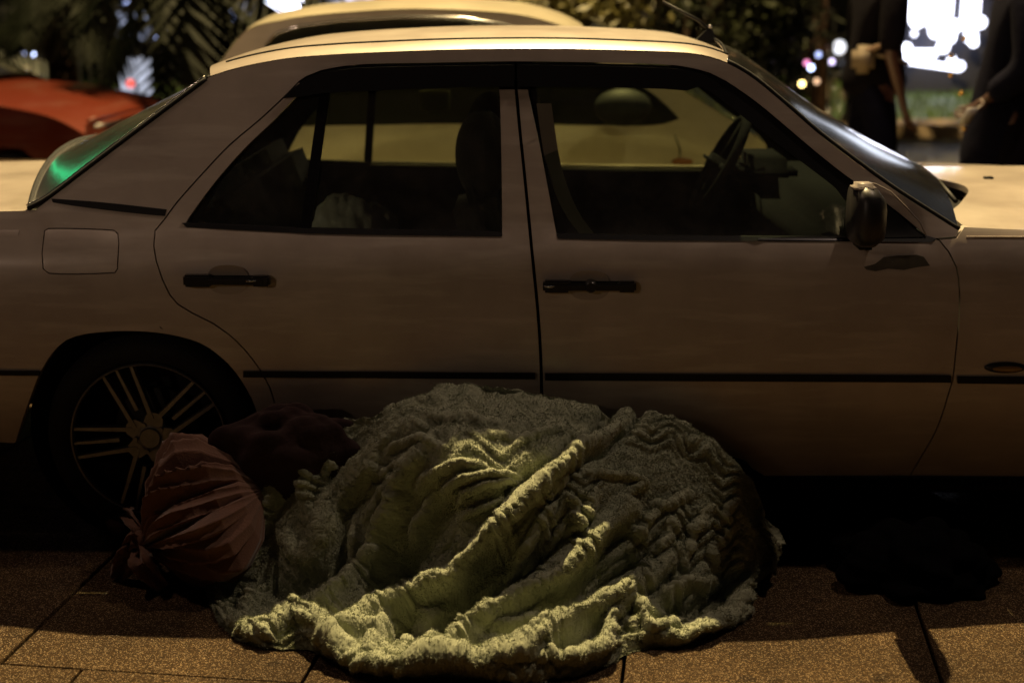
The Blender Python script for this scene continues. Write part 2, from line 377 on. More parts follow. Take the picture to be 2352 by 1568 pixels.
# cast shadow of the mirror, painted as a dark patch on the front door
panel('mirror_shadow', S([(1984, 613), (2010, 606), (2030, 590), (2060, 587), (2105, 585), (2122, 590), (2136, 610), (2110, 613), (2075, 620), (2040, 617), (2010, 623), (1990, 619)]), mp, mat('shadow_primer_grey', (.09, .085, .065), .75, noise=.3, nscale=60), fd, off=-.0012, thick=.001)
panel('chip', S([(394-28, 832-83), (400-30, 751), (375, 757), (368, 753)]), mp, mat('shadow_primer_grey', (.1, .1, .1)), car, off=-.001, thick=.001)
# ---- roof, windscreen, rear window lofted across the car
def crown_rows(line, k, nt, h, ix, iz, y_in=0.0, pw=2.0, tap=(1., 1.), edge=0.):
    """line: near-edge (X,z) points; rows run across the car with a crown of height h along direction (ix,iz)"""
    rows = []
    for ip, p in enumerate(resamp([(a, 0, b) for a, b in line], k)):
        tp__ = tap[0]+(tap[1]-tap[0])*ip/(k-1)
        y0 = ys_s(p.z)+y_in; y1 = 2*WC-y0; row = []
        for j in range(nt):
            t = -1+2*j/(nt-1); t = math.copysign(abs(t)**(.8 if not edge else .6), t); c = tp__*h*(1-abs(t)**pw)+edge*(1-abs(t)**13)
            row.append((p.x+ix*c, WC+(y1-WC)*t, p.z+iz*c))
        rows.append(row)
    return rows
cre = S(CREASE)
rows = crown_rows(cre, 60, 81, .024, 0, 1, pw=2.3, edge=.022)
kx0, kx1 = rows[0][0][0], rows[-1][0][0]
R2 = []
for r_ in rows:                                   # header and rear edges bow in plan, edge falls to the crease
    s = (r_[0][0]-kx0)/(kx1-kx0); o = []
    for j, p in enumerate(r_):
        t = (p[1]-WC)/(WC-.25); bow = (1-t*t)*(.05*s**3 - .07*(1-s)**3)
        drop = (1-t*t)*(-.034*s**6-.03*(1-s)**6)
        o.append((p[0]+bow, p[1], p[2]+drop))
    R2.append(o)
roof = loft('roof', [[(p[0], p[1], p[2]) for p in r_] for r_ in R2], PAINT, car)
# drip channel, a dark line running just inside the near roof edge
for s_ in (1, -1):
    ln = []
    for r_ in R2[2:]:
        a, b = Vector(r_[9]), Vector(r_[10]); p = a.lerp(b, .2); p.z += .0012
        if s_ < 0: p.y = 2*WC-p.y
        ln.append(p)
    MB().tube(ln, .0035, 6).build('drip_channel', BLACK, roof)
wsn = S(APIL)
wsrows = crown_rows(wsn, 34, 41, .125, .62, .78, y_in=.012, pw=2.0, tap=(.42, 1.0))
ws = loft('windscreen', wsrows, WSG, car)
MB().tube([Vector(r_[0])+Vector((.002, -.004, .004)) for r_ in wsrows], .006, 6).build('windscreen_seal', RUBBER, ws)
MB().tube([Vector(r_[-1])+Vector((.002, .004, .004)) for r_ in wsrows], .006, 6).build('windscreen_seal', RUBBER, ws)
MB().tube([Vector(p)+Vector((.0, 0, .003)) for p in wsrows[0]], .006, 6).build('header_trim', CHROME, ws)
cpn = S([(66, 481)]+CPIL[1:]+[(476, 184)])
rgrows = crown_rows(cpn, 34, 41, .150, -.62, .78, y_in=.006, pw=2.0, tap=(1.0, .2))
rg = loft('rear_window', rgrows, RG, car)
MB().tube([Vector(r_[0])+Vector((-.003, -.002, .003)) for r_ in rgrows], .008, 6).build('rear_window_seal', RUBBER, rg)
MB().tube([Vector(r_[0])+Vector((-.010, .006, .010)) for r_ in rgrows], .0028, 6).build('seal_chrome', CHROME, rg)
MB().tube([Vector(p)+Vector((0, 0, .002)) for p in rgrows[0]], .008, 6).build('rear_window_seal', RUBBER, rg)
MB().tube([Vector(p)+Vector((0, 0, .004)) for p in rgrows[-1]], .007, 6).build('rear_window_seal', RUBBER, rg)
# a few interior-side header beams so the shell is not paper thin
MB().tube([Vector(p)+Vector((-.03, 0, -.035)) for p in R2[-1][2:-2]], .02, 8).build('header_beam', DARKIN, car)
loft('headlining', [[(p[0], WC+(p[1]-WC)*.93, p[2]-.028) for p in r_] for r_ in R2[1:-1]], DARKIN, car)
# ---- bonnet and boot
def hood_z(X, Y):
    t = (Y-WC)/.76; return .972 + .026*(1-t*t) - .02*max(0, X-1.6)**1.5 - .006
edge = [onZ(x, y, .985) for x, y in [(2184, 487), (2205, 466), (2222, 440), (2222, 415), (2190, 385), (2150, 362)]]
E_ = [(p[0], p[1]) for p in edge]
ctr = E_[-1]
hp = [(onZ(2216, 519, .972)[0], .095)] + [(a, b) for a, b in E_ if b < WC] + [(a, 2*WC-b) for a, b in E_[::-1] if b < WC] + [(onZ(2216, 519, .972)[0], 2*WC-.095), (2.45, 2*WC-.11), (2.5, WC), (2.45, .11)]
panel('bonnet', hp, lambda a, b, o=0.: (a, b, hood_z(a, b)-o), PAINT, car, grid=.06, thick=.02, inset=.002)
for s_ in (.10, 2*WC-.10):                           # top return of the wings
    panel('wing_top', [(onZ(2204, 532, .96)[0], s_-.055), (2.45, s_-.055), (2.45, s_+.055 if s_ < WC else s_+.055), (onZ(2216, 520, .96)[0], s_+.055 if s_ < WC else s_+.055)], lambda a, b, o=0.: (a, b, .958-o), PAINT, car, grid=.08, thick=.01, smooth=False)
panel('cowl', [(1.18, .15), (1.5, .15), (1.5, 2*WC-.15), (1.18, 2*WC-.15)], lambda a, b, o=0.: (a, b, .935-o), BLACK, car, grid=.1, thick=.05, smooth=False)
jet = onZ(2270, 408, .995); MB().box((jet[0], jet[1], hood_z(jet[0], jet[1])+.004), (.035, .02, .010), bev=.003).build('washer_jet', BLACK, car)
# wiper
wb = [onZ(2195, 462, .985), onZ(2160, 420, 1.0), onZ(2085, 365, 1.03)]
MB().tube([Vector(p) for p in wb], .008, 8).tube([Vector(wb[2])+Vector((-.2, -.15, .03)), Vector(wb[2]), Vector(wb[2])+Vector((.1, .4, -.02))], .006, 6).build('wiper', BLACK, car)
bz = lambda X, Y: .984 + .012*(1-((Y-WC)/.75)**2) - .02*max(0, -X-1.8)
bx = onZ(78, 479, 1.0)[0]
bp = [(bx+.0, .11), (-2.25, .13), (-2.3, WC), (-2.25, 2*WC-.13), (bx, 2*WC-.11), (bx-.05, WC+.5), (bx-.09, WC), (bx-.05, WC-.5)]
panel('boot_lid', bp, lambda a, b, o=0.: (a, b, bz(a, b)-o), PAINT, car, grid=.06, thick=.02, inset=.002, corner=0) if False else panel('boot_lid', bp, lambda a, b, o=0.: (a, b, bz(a, b)-o), PAINT, car, grid=.06, thick=.02)
for s_, f_ in ((0, False), (1, True)):
    yy = (lambda b: b) if not s_ else (lambda b: 2*WC-b)
    v = []; n_ = 12
    for i in range(14):
        X = bx+.02-.07*i
        for (a, z) in ((.045, .945), (.055, .965), (.075, .980), (.108, .986)): v.append((X, yy(a), z))
    f = [(i*4+j, i*4+j+1, (i+1)*4+j+1, (i+1)*4+j) for i in range(13) for j in range(3)]
    new_obj('rear_wing_top', v, f, PAINT, car)
MB().box((-1.50, WC, .955), (.62, 1.50, .03)).box((-2.0, WC, .60), (.7, 1.44, .5)).build('boot_floor', RUBBER, car)
# nose and tail panels (outside the picture)
MB().box((-2.3, WC, .62), (.12, 1.52, .72), bev=.04).build('tail_panel', PAINT, car)
MB().box((-2.4, WC, .50), (.14, 1.62, .24), bev=.05).build('rear_bumper', PAINT, car)
MB().box((2.48, WC, .62), (.12, 1.50, .60), bev=.04).build('nose_panel', PAINT, car)
MB().box((2.56, WC, .48), (.16, 1.6, .24), bev=.05).build('front_bumper', PAINT, car)
# floor pan and inner arches keep the underside dark
MB().box((.35, WC, .19), (3.6, 1.52, .08)).box((-1.2, WC, .45), (1.9, 1.1, .2)).box((1.7, WC, .5), (1.4, .9, .4)).build('floor_pan', RUBBER, car)
for cx in (-1.18, 1.98):
    for cy in (.06, 2*WC-.30): MB().lathe([(.37, .0), (.375, .24), (.20, .25)], (cx, cy, .345), n=40).build('wheel_arch_liner', RUBBER, car)
# ---- wheels
def wheel(cx, near):
    s = 1 if near else -1; yo = .035 if near else 2*WC-.035; cz = .325
    P = lambda pr: [(r_, s*h) for r_, h in pr]
    base = MB().lathe(P([(.236, .02), (.250, .004), (.285, -.004), (.308, .008), (.322, .04), (.325, .10), (.322, .17), (.300, .20), (.24, .20)]), (cx, yo, cz), n=72).build('wheel', RUBBER, car)
    rim = MB().lathe(P([(.2385, .02), (.2410, .002), (.2385, -.006), (.2345, -.004), (.2325, .006), (.2325, .02)]), (cx, yo, cz), n=72)
    rim.lathe(P([(.0, .012), (.030, .010), (.034, .016), (.052, .020), (.060, .030), (.060, .06)]), (cx, yo, cz), n=36)
    for k in range(5):
        a = R(112-72*k)
        d = Vector((math.cos(a), 0, math.sin(a))); t = Vector((-math.sin(a), 0, math.cos(a)))
        for off_o, off_i, wd, ri in ((-.046, -.030, .0092, .045), (0, 0, .0078, .095), (.046, .030, .0092, .045)):
            pts = []
            a0 = Vector((cx, yo, cz)) + d*ri + t*off_i*(1 if ri < .08 else 1); a1 = Vector((cx, yo, cz)) + d*.2345*math.cos(math.asin(off_o/.2345)) + t*off_o
            dirn = (a1-a0).normalized(); side_ = dirn.cross(Vector((0, 1, 0))).normalized()
            y0 = Vector((0, s*.014, 0)); y1 = Vector((0, s*.006, 0)); dp = Vector((0, s*.022, 0))
            w0 = wd*.75; w1 = wd*.5
            vv = [a0+side_*w0+y0, a0-side_*w0+y0, a1-side_*w1+y1, a1+side_*w1+y1, a0+side_*w0*1.5+y0+dp, a0-side_*w0*1.5+y0+dp, a1-side_*w1*1.5+y1+dp, a1+side_*w1*1.5+y1+dp]
            rim.add(vv, [(0, 1, 2, 3), (0, 3, 7, 4), (1, 5, 6, 2), (4, 7, 6, 5), (3, 2, 6, 7), (0, 4, 5, 1)])
        # web joining neighbouring spoke groups near the hub
        an = a - R(36); dn = Vector((math.cos(an), 0, math.sin(an))); tn = Vector((-math.sin(an), 0, math.cos(an)))
        c0 = Vector((cx, yo+s*.016, cz)); vv = []
        for rr_, hw in ((.040, .030), (.068, .027), (.082, .010)):
            vv += [c0+dn*rr_+tn*hw, c0+dn*rr_-tn*hw]
        vv += [v+Vector((0, s*.02, 0)) for v in vv]
        rim.add(vv, [(0, 1, 3, 2), (2, 3, 5, 4), (4, 5, 11, 10), (0, 2, 8, 6), (2, 4, 10, 8), (1, 7, 9, 3), (3, 9, 11, 5)])
        bl = c0 + d*.045; rim.lathe([(0, 0), (.007, 0), (.008, s*.01)], (bl.x, bl.y-s*.006, bl.z), n=8)
    rim.build('rim', ALLOY, base, smooth=False); MB().lathe(P([(.2345, .02), (.226, .06), (.215, .18)]), (cx, yo, cz), n=60).build('rim_barrel', BLACK, base)
    MB().lathe(P([(0, .11), (.13, .11), (.135, .12), (.135, .135)]), (cx, yo, cz), n=40).build('brake_disc', mat('rusty_iron', (.035, .030, .026), .6, metal=.5), base)
    MB().lathe(P([(0, .16), (.24, .16)]), (cx, yo, cz), n=40).build('backing_plate', RUBBER, base)
for cx in (-1.18, 1.98): wheel(cx, True); wheel(cx, False)
# ---- door mirror
mr = MB(); mc = Vector(onY(1978, 492, -.10))
def loop_at(X, ry, rz, zc, yc, n=20): return [(X, yc+ry*math.copysign(abs(math.cos(2*math.pi*i/n))**.6, math.cos(2*math.pi*i/n)), zc+rz*math.copysign(abs(math.sin(2*math.pi*i/n))**.6, math.sin(2*math.pi*i/n))) for i in range(n)]
ls = [loop_at(mc.x-.025, .085, .078, mc.z, mc.y), loop_at(mc.x-.005, .098, .088, mc.z, mc.y), loop_at(mc.x+.03, .095, .085, mc.z-.004, mc.y), loop_at(mc.x+.058, .07, .06, mc.z-.012, mc.y+.01), loop_at(mc.x+.07, .02, .02, mc.z-.02, mc.y+.02)]
n_ = 20; v = [p for l_ in ls for p in l_]; f = [(i*n_+j, i*n_+(j+1) % n_, (i+1)*n_+(j+1) % n_, (i+1)*n_+j) for i in range(4) for j in range(n_)] + [tuple(range(n_))[::-1], tuple(4*n_+j for j in range(n_))]
mir = new_obj('door_mirror', v, f, mat('mirror_plastic', (.022, .020, .021), .42, noise=.3), fd)
mir_cap = MB().box((mc.x-.003, mc.y-.02, mc.z+.078), (.062, .08, .026), bev=.010).build('mirror_cap', mat('grey_plastic', (.30, .26, .24), .4), mir)
MB().box((mc.x+.03, .0, .985), (.085, .16, .10), bev=.025).build('mirror_arm', BLACK, mir)
panel('mirror_sail', S([(1952, 445), (1968, 425), (2010, 452), (2060, 490), (2120, 543), (1956, 546)]), mp, BLACK, fd, off=-.006, thick=.012, smooth=False)
MB().tube([Vector(mp(*onS(x, y, ys_s)))+Vector((0, -.008, 0)) for x, y in [(1978, 416), (2010, 422), (2045, 440), (2080, 475), (2112, 510), (2125, 540)]], .0022, 6).build('sail_edge', mat('grey_plastic', (.3, .26, .24)), fd)
# ---- roof aerial
ab = onY(1622, 90, WC); az = ab[2]-.012
MB().add([(ab[0]-.045, WC-.03, az), (ab[0]+.035, WC-.03, az), (ab[0]+.035, WC+.03, az), (ab[0]-.045, WC+.03, az), (ab[0]+.002, WC-.008, az+.045), (ab[0]+.020, WC-.008, az+.045), (ab[0]+.020, WC+.008, az+.045), (ab[0]+.002, WC+.008, az+.045)], [(0, 1, 5, 4), (1, 2, 6, 5), (2, 3, 7, 6), (3, 0, 4, 7), (4, 5, 6, 7), (3, 2, 1, 0)]).build('aerial_base', BLACK, roof, smooth=False)
tp = onY(1522, 4, WC); MB().tube([(ab[0]+.012, WC, az+.04), (ab[0]-.03, WC, az+.075), tuple(tp)], [.0055, .005, .0042], 8).build('aerial_whip', BLACK, roof)
MB().ell((ab[0]+.012, WC, az+.052), (.008, .008, .008), 10, 8).build('aerial_joint', CHROME, roof)
# ---- cabin
def seat(x, y, parts):
    mb = MB(); r1 = Matrix.Rotation(R(-14), 4, 'Y')
    mb.box((x+.15, y, .60), (.50, .50, .16), bev=.05)
    mb.box((x-.14, y, .80), (.13, .48, .52), rot=r1, bev=.055)
    s = mb.build('front_seat', INCLOTH, car)
    MB().ell((x-.165, y, 1.14), (.088, .155, .145), 28, 18).box((x-.165, y, 1.10), (.12, .24, .14), bev=.05).tube([(x-.19, y-.06, 1.0), (x-.2, y-.06, 1.12)], .006, 6).tube([(x-.19, y+.06, 1.0), (x-.2, y+.06, 1.12)], .006, 6).build('headrest', INCLOTH, s)
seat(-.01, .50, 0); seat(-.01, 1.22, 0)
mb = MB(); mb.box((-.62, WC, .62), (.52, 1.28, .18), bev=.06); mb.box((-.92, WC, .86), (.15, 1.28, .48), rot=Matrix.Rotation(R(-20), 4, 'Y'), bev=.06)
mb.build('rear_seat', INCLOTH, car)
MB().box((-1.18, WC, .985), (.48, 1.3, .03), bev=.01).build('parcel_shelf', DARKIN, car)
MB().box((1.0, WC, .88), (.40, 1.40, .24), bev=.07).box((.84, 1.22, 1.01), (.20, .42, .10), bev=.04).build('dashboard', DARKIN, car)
swc = Vector((.68, 1.22, 1.02)); mb = MB(); ax = Matrix.Rotation(R(-62), 3, 'Y')
ring = [swc + ax @ Vector((.19*math.cos(2*math.pi*i/32), .19*math.sin(2*math.pi*i/32), 0)) for i in range(33)]
mb.tube(ring, .019, 8, caps=False)
for a in (0, 90, 180, 270): mb.tube([swc, swc + ax @ Vector((.185*math.cos(R(a)), .185*math.sin(R(a)), 0))], .014, 6)
mb.box(swc, (.05, .13, .13), rot=ax.to_4x4(), bev=.02).tube([swc, swc+Vector((.22, 0, -.09))], .03, 8)
mb.build('steering_wheel', DARKIN, car)
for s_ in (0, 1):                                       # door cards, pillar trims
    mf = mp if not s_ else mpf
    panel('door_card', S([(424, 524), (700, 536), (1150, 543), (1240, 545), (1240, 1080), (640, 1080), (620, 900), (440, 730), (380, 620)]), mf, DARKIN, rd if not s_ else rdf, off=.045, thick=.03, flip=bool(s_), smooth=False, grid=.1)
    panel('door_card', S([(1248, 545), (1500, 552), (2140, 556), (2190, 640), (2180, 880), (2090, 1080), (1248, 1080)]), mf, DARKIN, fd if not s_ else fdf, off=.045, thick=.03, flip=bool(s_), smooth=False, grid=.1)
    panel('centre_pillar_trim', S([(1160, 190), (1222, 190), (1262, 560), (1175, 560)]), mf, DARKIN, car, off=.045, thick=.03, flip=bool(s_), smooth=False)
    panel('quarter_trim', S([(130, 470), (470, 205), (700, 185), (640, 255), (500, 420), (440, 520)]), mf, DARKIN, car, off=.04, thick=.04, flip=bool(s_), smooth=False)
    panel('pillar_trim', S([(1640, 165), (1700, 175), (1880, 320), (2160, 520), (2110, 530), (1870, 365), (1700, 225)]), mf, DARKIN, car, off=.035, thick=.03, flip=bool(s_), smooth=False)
# belt and its buckle tongue by the centre pillar
bt = [Vector((.02, .165, 1.33)), Vector((.05, .15, 1.15)), Vector((.10, .12, 1.02)), Vector((.16, .10, .94)), Vector((.22, .10, .86))]
v = []; 
for p in resamp(bt, 16): v += [p+Vector((-.022, 0, 0)), p+Vector((.022, .004, 0))]
new_obj('seat_belt', v, [(2*i, 2*i+1, 2*i+3, 2*i+2) for i in range(15)], mat('belt_webbing', (.16, .15, .13), .7), car)
MB().box((.35, 1.0, 1.44), (.04, .20, .055), bev=.012).build('rear_view_mirror', BLACK, car) if False else MB().box((.60, WC, 1.36), (.03, .22, .06), bev=.012).build('rear_view_mirror', BLACK, car)
# sticker on the far rear window
stp = S([(0, 0)])
a0 = onY(965, 205, 1.62); a1 = onY(1036, 252, 1.62)
panel('window_sticker', [(a0[0], a1[2]), (a1[0], a1[2]), (a1[0], a0[2]), (a0[0], a0[2])], mpf, mat('sticker_paper', (.42, .40, .30), .8), rdf, off=.010, thick=.001, smooth=False, flip=True)
# white carrier bags on the rear seat
def lump(name, c, r_, m, seed, amp=.25, n=48, mm=28, parent=None, flat=None):
    rs = np.random.default_rng(seed); ks = rs.normal(size=(9, 3))*3.2; ph = rs.uniform(0, 6.28, 9); v = []; f = []
    for j in range(mm+1):
        p_ = math.pi*j/mm
        for i in range(n):
            a = 2*math.pi*i/n; d = np.array([math.sin(p_)*math.cos(a), math.sin(p_)*math.sin(a), math.cos(p_)])
            k = sum(abs(math.sin(ks[q] @ d + ph[q])) for q in range(9))/9-.6
            s = 1+amp*k; p = np.array(c)+d*np.array(r_)*s
            if flat is not None: p[2] = max(p[2], flat)
            v.append(p)
    for j in range(mm):
        for i in range(n): f.append((j*n+i, (j+1)*n+i, (j+1)*n+(i+1) % n, j*n+(i+1) % n))
    return new_obj(name, v, f, m, parent)
PLB = mat('white_plastic', (.75, .75, .78), .35, noise=.25, nscale=30, bump=.6, bscale=25)
a = onY(790, 490, .45); tag(lump('carrier_bag', (a[0], .45, a[2]-.06), (.10, .10, .125), PLB, 3, .5), 'crumpled white carrier bag on the rear seat behind the window bar', 'bag', 'bags on the rear seat')
a = onY(852, 500, .55); tag(lump('carrier_bag', (a[0], .55, a[2]-.06), (.09, .09, .11), mat('grey_plastic_bag', (.55, .50, .50), .4, bump=.5, bscale=30), 5, .5), 'small grey crumpled bag on the rear seat, nearer the centre pillar', 'bag', 'bags on the rear seat')
#SECTION
# ================================================================== ground
def aggregate(name, base, dark, glint, scale=260):
    m = bpy.data.materials.new(name); m.use_nodes = True; n = m.node_tree.nodes; l = m.node_tree.links; b = n['Principled BSDF']
    tc = n.new('ShaderNodeTexCoord')
    v = n.new('ShaderNodeTexVoronoi'); v.inputs['Scale'].default_value = scale; l.new(tc.outputs['Object'], v.inputs['Vector'])
    t = n.new('ShaderNodeTexNoise'); t.inputs['Scale'].default_value = 3; t.inputs['Detail'].default_value = 10; l.new(tc.outputs['Object'], t.inputs['Vector'])
    t2 = n.new('ShaderNodeTexNoise'); t2.inputs['Scale'].default_value = 120; t2.inputs['Detail'].default_value = 6; l.new(tc.outputs['Object'], t2.inputs['Vector'])
    r1 = n.new('ShaderNodeValToRGB'); e = r1.color_ramp; e.elements[0].position = .35; e.elements[0].color = (*dark, 1); e.elements[1].position = .62; e.elements[1].color = (*base, 1)
    l.new(t2.outputs['Fac'], r1.inputs[0])
    sp = n.new('ShaderNodeSeparateColor'); l.new(v.outputs['Color'], sp.inputs[0])
    r2 = n.new('ShaderNodeValToRGB'); r2.color_ramp.elements[0].position = .80; r2.color_ramp.elements[0].color = (0, 0, 0, 1); r2.color_ramp.elements[1].position = .93; r2.color_ramp.elements[1].color = (1, 1, 1, 1)
    l.new(sp.outputs[0], r2.inputs[0])
    mx = n.new('ShaderNodeMixRGB'); mx.inputs[2].default_value = (*glint, 1); l.new(r2.outputs[0], mx.inputs[0]); l.new(r1.outputs[0], mx.inputs[1])
    r3 = n.new('ShaderNodeValToRGB'); r3.color_ramp.elements[0].position = .3; r3.color_ramp.elements[0].color = (.45, .44, .43, 1); r3.color_ramp.elements[1].position = .7; r3.color_ramp.elements[1].color = (1.1, 1.08, 1.05, 1)
    l.new(t.outputs['Fac'], r3.inputs[0])
    m2 = n.new('ShaderNodeMixRGB'); m2.blend_type = 'MULTIPLY'; m2.inputs[0].default_value = 1; l.new(mx.outputs[0], m2.inputs[1]); l.new(r3.outputs[0], m2.inputs[2])
    v3 = n.new('ShaderNodeTexVoronoi'); v3.inputs['Scale'].default_value = 5.5; l.new(tc.outputs['Object'], v3.inputs['Vector'])
    r5 = n.new('ShaderNodeValToRGB'); r5.color_ramp.elements[0].position = .085; r5.color_ramp.elements[0].color = (.45, .43, .42, 1); r5.color_ramp.elements[1].position = .125; r5.color_ramp.elements[1].color = (1, 1, 1, 1)
    l.new(v3.outputs['Distance'], r5.inputs[0]); m5 = n.new('ShaderNodeMixRGB'); m5.blend_type = 'MULTIPLY'; m5.inputs[0].default_value = .8
    l.new(m2.outputs[0], m5.inputs[1]); l.new(r5.outputs[0], m5.inputs[2]); l.new(m5.outputs[0], b.inputs['Base Color'])
    rr_ = n.new('ShaderNodeMapRange'); rr_.inputs[3].default_value = .75; rr_.inputs[4].default_value = .28; l.new(r2.outputs[0], rr_.inputs[0]); l.new(rr_.outputs[0], b.inputs['Roughness'])
    sr = n.new('ShaderNodeMapRange'); sr.inputs[3].default_value = .06; sr.inputs[4].default_value = .6; l.new(r2.outputs[0], sr.inputs[0]); l.new(sr.outputs[0], b.inputs['Specular IOR Level'])
    bp_ = n.new('ShaderNodeBump'); bp_.inputs['Strength'].default_value = .55; bp_.inputs['Distance'].default_value = .004
    ad = n.new('ShaderNodeMath'); l.new(v.outputs['Distance'], ad.inputs[0]); l.new(t2.outputs['Fac'], ad.inputs[1]); l.new(ad.outputs[0], bp_.inputs['Height']); l.new(bp_.outputs[0], b.inputs['Normal'])
    return m
PAVE = aggregate('washed_aggregate', (.078, .047, .023), (.030, .019, .010), (.30, .20, .095), 420)
gm = mat('bare_ground', (.05, .048, .045), .9, noise=.4, nscale=3)
g = MB().add([(-120, -60, -.05), (120, -60, -.05), (120, 140, -.05), (-120, 140, -.05)], [(0, 1, 2, 3)]).build('ground', gm, smooth=False); tag(g, kind='structure')
al = R(-6.6); ex = Vector((math.cos(al), math.sin(al), 0)); ey = Vector((-math.sin(al), math.cos(al), 0))
o0 = Vector((-1.357, -.80, 0))
mb = MB()
for j in range(-6, 6):
    sh = 0 if j >= 0 else (-.72 if j == -1 else .3*j)
    for i in range(-12, 14):
        a = o0 + ex*(i*.785+sh*.785*(1 if j < 0 else 0)) + ey*(j*1.06); g_ = .0045; dz = random.uniform(-.0025, .0025)
        q = [a+ex*g_+ey*g_, a+ex*(.785-g_)+ey*g_, a+ex*(.785-g_)+ey*(1.06-g_), a+ex*g_+ey*(1.06-g_)]
        c = sum(q, Vector())/4; bv = .003
        top = [p+(c-p).normalized()*bv+Vector((0, 0, dz)) for p in q]; mid = [p+Vector((0, 0, dz-bv)) for p in q]; bot = [p+Vector((0, 0, -.045)) for p in q]
        mb.add(top+mid+bot, [(0, 1, 2, 3)]+[(4+k, 4+(k+1) % 4, (k+1) % 4, k) for k in range(4)]+[(8+k, 8+(k+1) % 4, 4+(k+1) % 4, 4+k) for k in range(4)])
tag(mb.build('pavement', PAVE, smooth=False), kind='structure')
ASPH = mat('asphalt', (.05, .048, .046), .7, noise=.35, nscale=60, bump=.3, bscale=200)
MB().add([(-60, 7.0, -.03), (60, 7.0, -.03), (60, 11.9, -.03), (-60, 11.9, -.03)], [(0, 1, 2, 3)]).build('road', ASPH, smooth=False)['kind'] = 'structure'
kb = MB().box((0, 12.3, .05), (120, .75, .16), bev=.02).build('kerb', mat('kerb_concrete', (.34, .25, .16), .8, noise=.3, nscale=8), smooth=False); kb['kind'] = 'structure'
MB().box((0, 9.35, -.022), (120, .5, .012)).build('painted_line', mat('worn_yellow_paint', (.34, .24, .13), .7, noise=.4, nscale=12), smooth=False)['kind'] = 'structure'
# grass bank beyond the kerb: blades
gb = MB(); GR = mat('grass', (.06, .11, .02), .7, noise=.5, nscale=5)
V = []; Fc = []
N = 26000; xs = rng.uniform(-16, 16, N); ysn = rng.uniform(12.8, 24, N); h = rng.uniform(.04, .11, N); an = rng.uniform(0, 6.28, N)
for i in range(N):
    k = len(V); dx, dy = .02*math.cos(an[i]), .02*math.sin(an[i]); z0 = .04
    V += [(xs[i]-dx, ysn[i]-dy, z0), (xs[i]+dx, ysn[i]+dy, z0), (xs[i]+dy, ysn[i]-dx, z0+h[i])]; Fc.append((k, k+1, k+2))
k = len(V); V += [(-60, 12.66, .04), (60, 12.66, .04), (60, 60, .05), (-60, 60, .05)]; Fc.append((k, k+1, k+2, k+3))
tag(new_obj('grass', V, Fc, GR), kind='stuff')
#SECTION
# ================================================================== blanket heap
def vnoise(a, b, seed, sx, sy=None):
    sy = sy or sx; rs = np.random.default_rng(seed); T = rs.uniform(-1, 1, (256, 256))
    x = a/sx; y = b/sy; xi = np.floor(x).astype(int); yi = np.floor(y).astype(int); fx = x-xi; fy = y-yi
    fx = fx*fx*(3-2*fx); fy = fy*fy*(3-2*fy); g_ = lambda i, j: T[i % 256, j % 256]
    return (g_(xi, yi)*(1-fx)+g_(xi+1, yi)*fx)*(1-fy)+(g_(xi, yi+1)*(1-fx)+g_(xi+1, yi+1)*fx)*fy
def curve(pts, u):
    P = np.array(pts, float); s = np.r_[0, np.cumsum(np.hypot(*np.diff(P[:, :2], axis=0).T))]; s /= s[-1]
    return [np.interp(u, s, P[:, k]) for k in range(P.shape[1])]
def blur1(a, k):
    ker = np.hanning(k+2)[1:-1]; ker /= ker.sum(); return np.convolve(np.pad(a, k, mode='edge'), ker, 'same')[k:-k]
NU, NV = 1150, 760
BOT = [(486, 1385), (505, 1425), (545, 1463), (610, 1488), (700, 1490), (760, 1508), (850, 1542), (960, 1556), (1080, 1560), (1200, 1566), (1310, 1553), (1400, 1528), (1450, 1500), (1540, 1484), (1620, 1460), (1690, 1415), (1735, 1350), (1765, 1300), (1793, 1262)]
TOP = [(470, 1345, -.31), (497, 1290, -.17), (520, 1200, -.15), (560, 1120, -.14), (615, 1030, -.13), (655, 985, -.12), (700, 962, -.12), (740, 985, -.12), (790, 965, -.12), (860, 955, -.13), (930, 925, -.12), (1010, 893, -.11), (1085, 880, -.10), (1180, 888, -.10), (1300, 925, -.10), (1420, 950, -.10), (1530, 968, -.11), (1620, 1005, -.13), (1690, 1060, -.15), (1735, 1130, -.18), (1752, 1190, -.22), (1780, 1220, -.28), (1797, 1255, -.33)]
uu = np.linspace(0, 1, NU)
# bottom and top are matched by a slightly different pacing so that columns stay roughly upright
bx_, by_ = curve(BOT, uu); ut = uu
tx_, ty_, tY = curve(TOP, ut)
bx_, by_, tx_, ty_, tY = [blur1(np.asarray(a), 15) for a in (bx_, by_, tx_, ty_, tY)]
PBt = np.array([onZ(x, y, .004) for x, y in zip(bx_, by_)]); PTp = np.array([onY(x, y, Y) for x, y, Y in zip(tx_, ty_, tY)])
vv = np.linspace(0, 1.42, NV)[:, None]
th = np.minimum(vv, 1)*math.pi/2
kv = [0, .10, .22, .34, .44, .54, .64, .76, .88, 1.0]
def sm1(v, ys_): 
    a = np.interp(np.linspace(0, 1, 400), kv, ys_); a = np.convolve(np.pad(a, 30, mode='edge'), np.hanning(20)[1:-1]/np.hanning(20)[1:-1].sum(), 'same')[30:-30]; a = (a-a[0])/(a[-1]-a[0]); return np.interp(v, np.linspace(0, 1, 400), a)
hA = sm1(np.minimum(vv, 1), [0, .045, .20, .34, .41, .47, .52, .63, .81, 1]); vA = sm1(np.minimum(vv, 1), [0, .105, .135, .23, .39, .55, .71, .85, .95, 1])
hB = 1-np.cos(th); vB = np.sin(th)**.95
wB = np.clip(1-np.minimum((uu-.10)/.16, (.90-uu)/.16), 0, 1)[None, :]
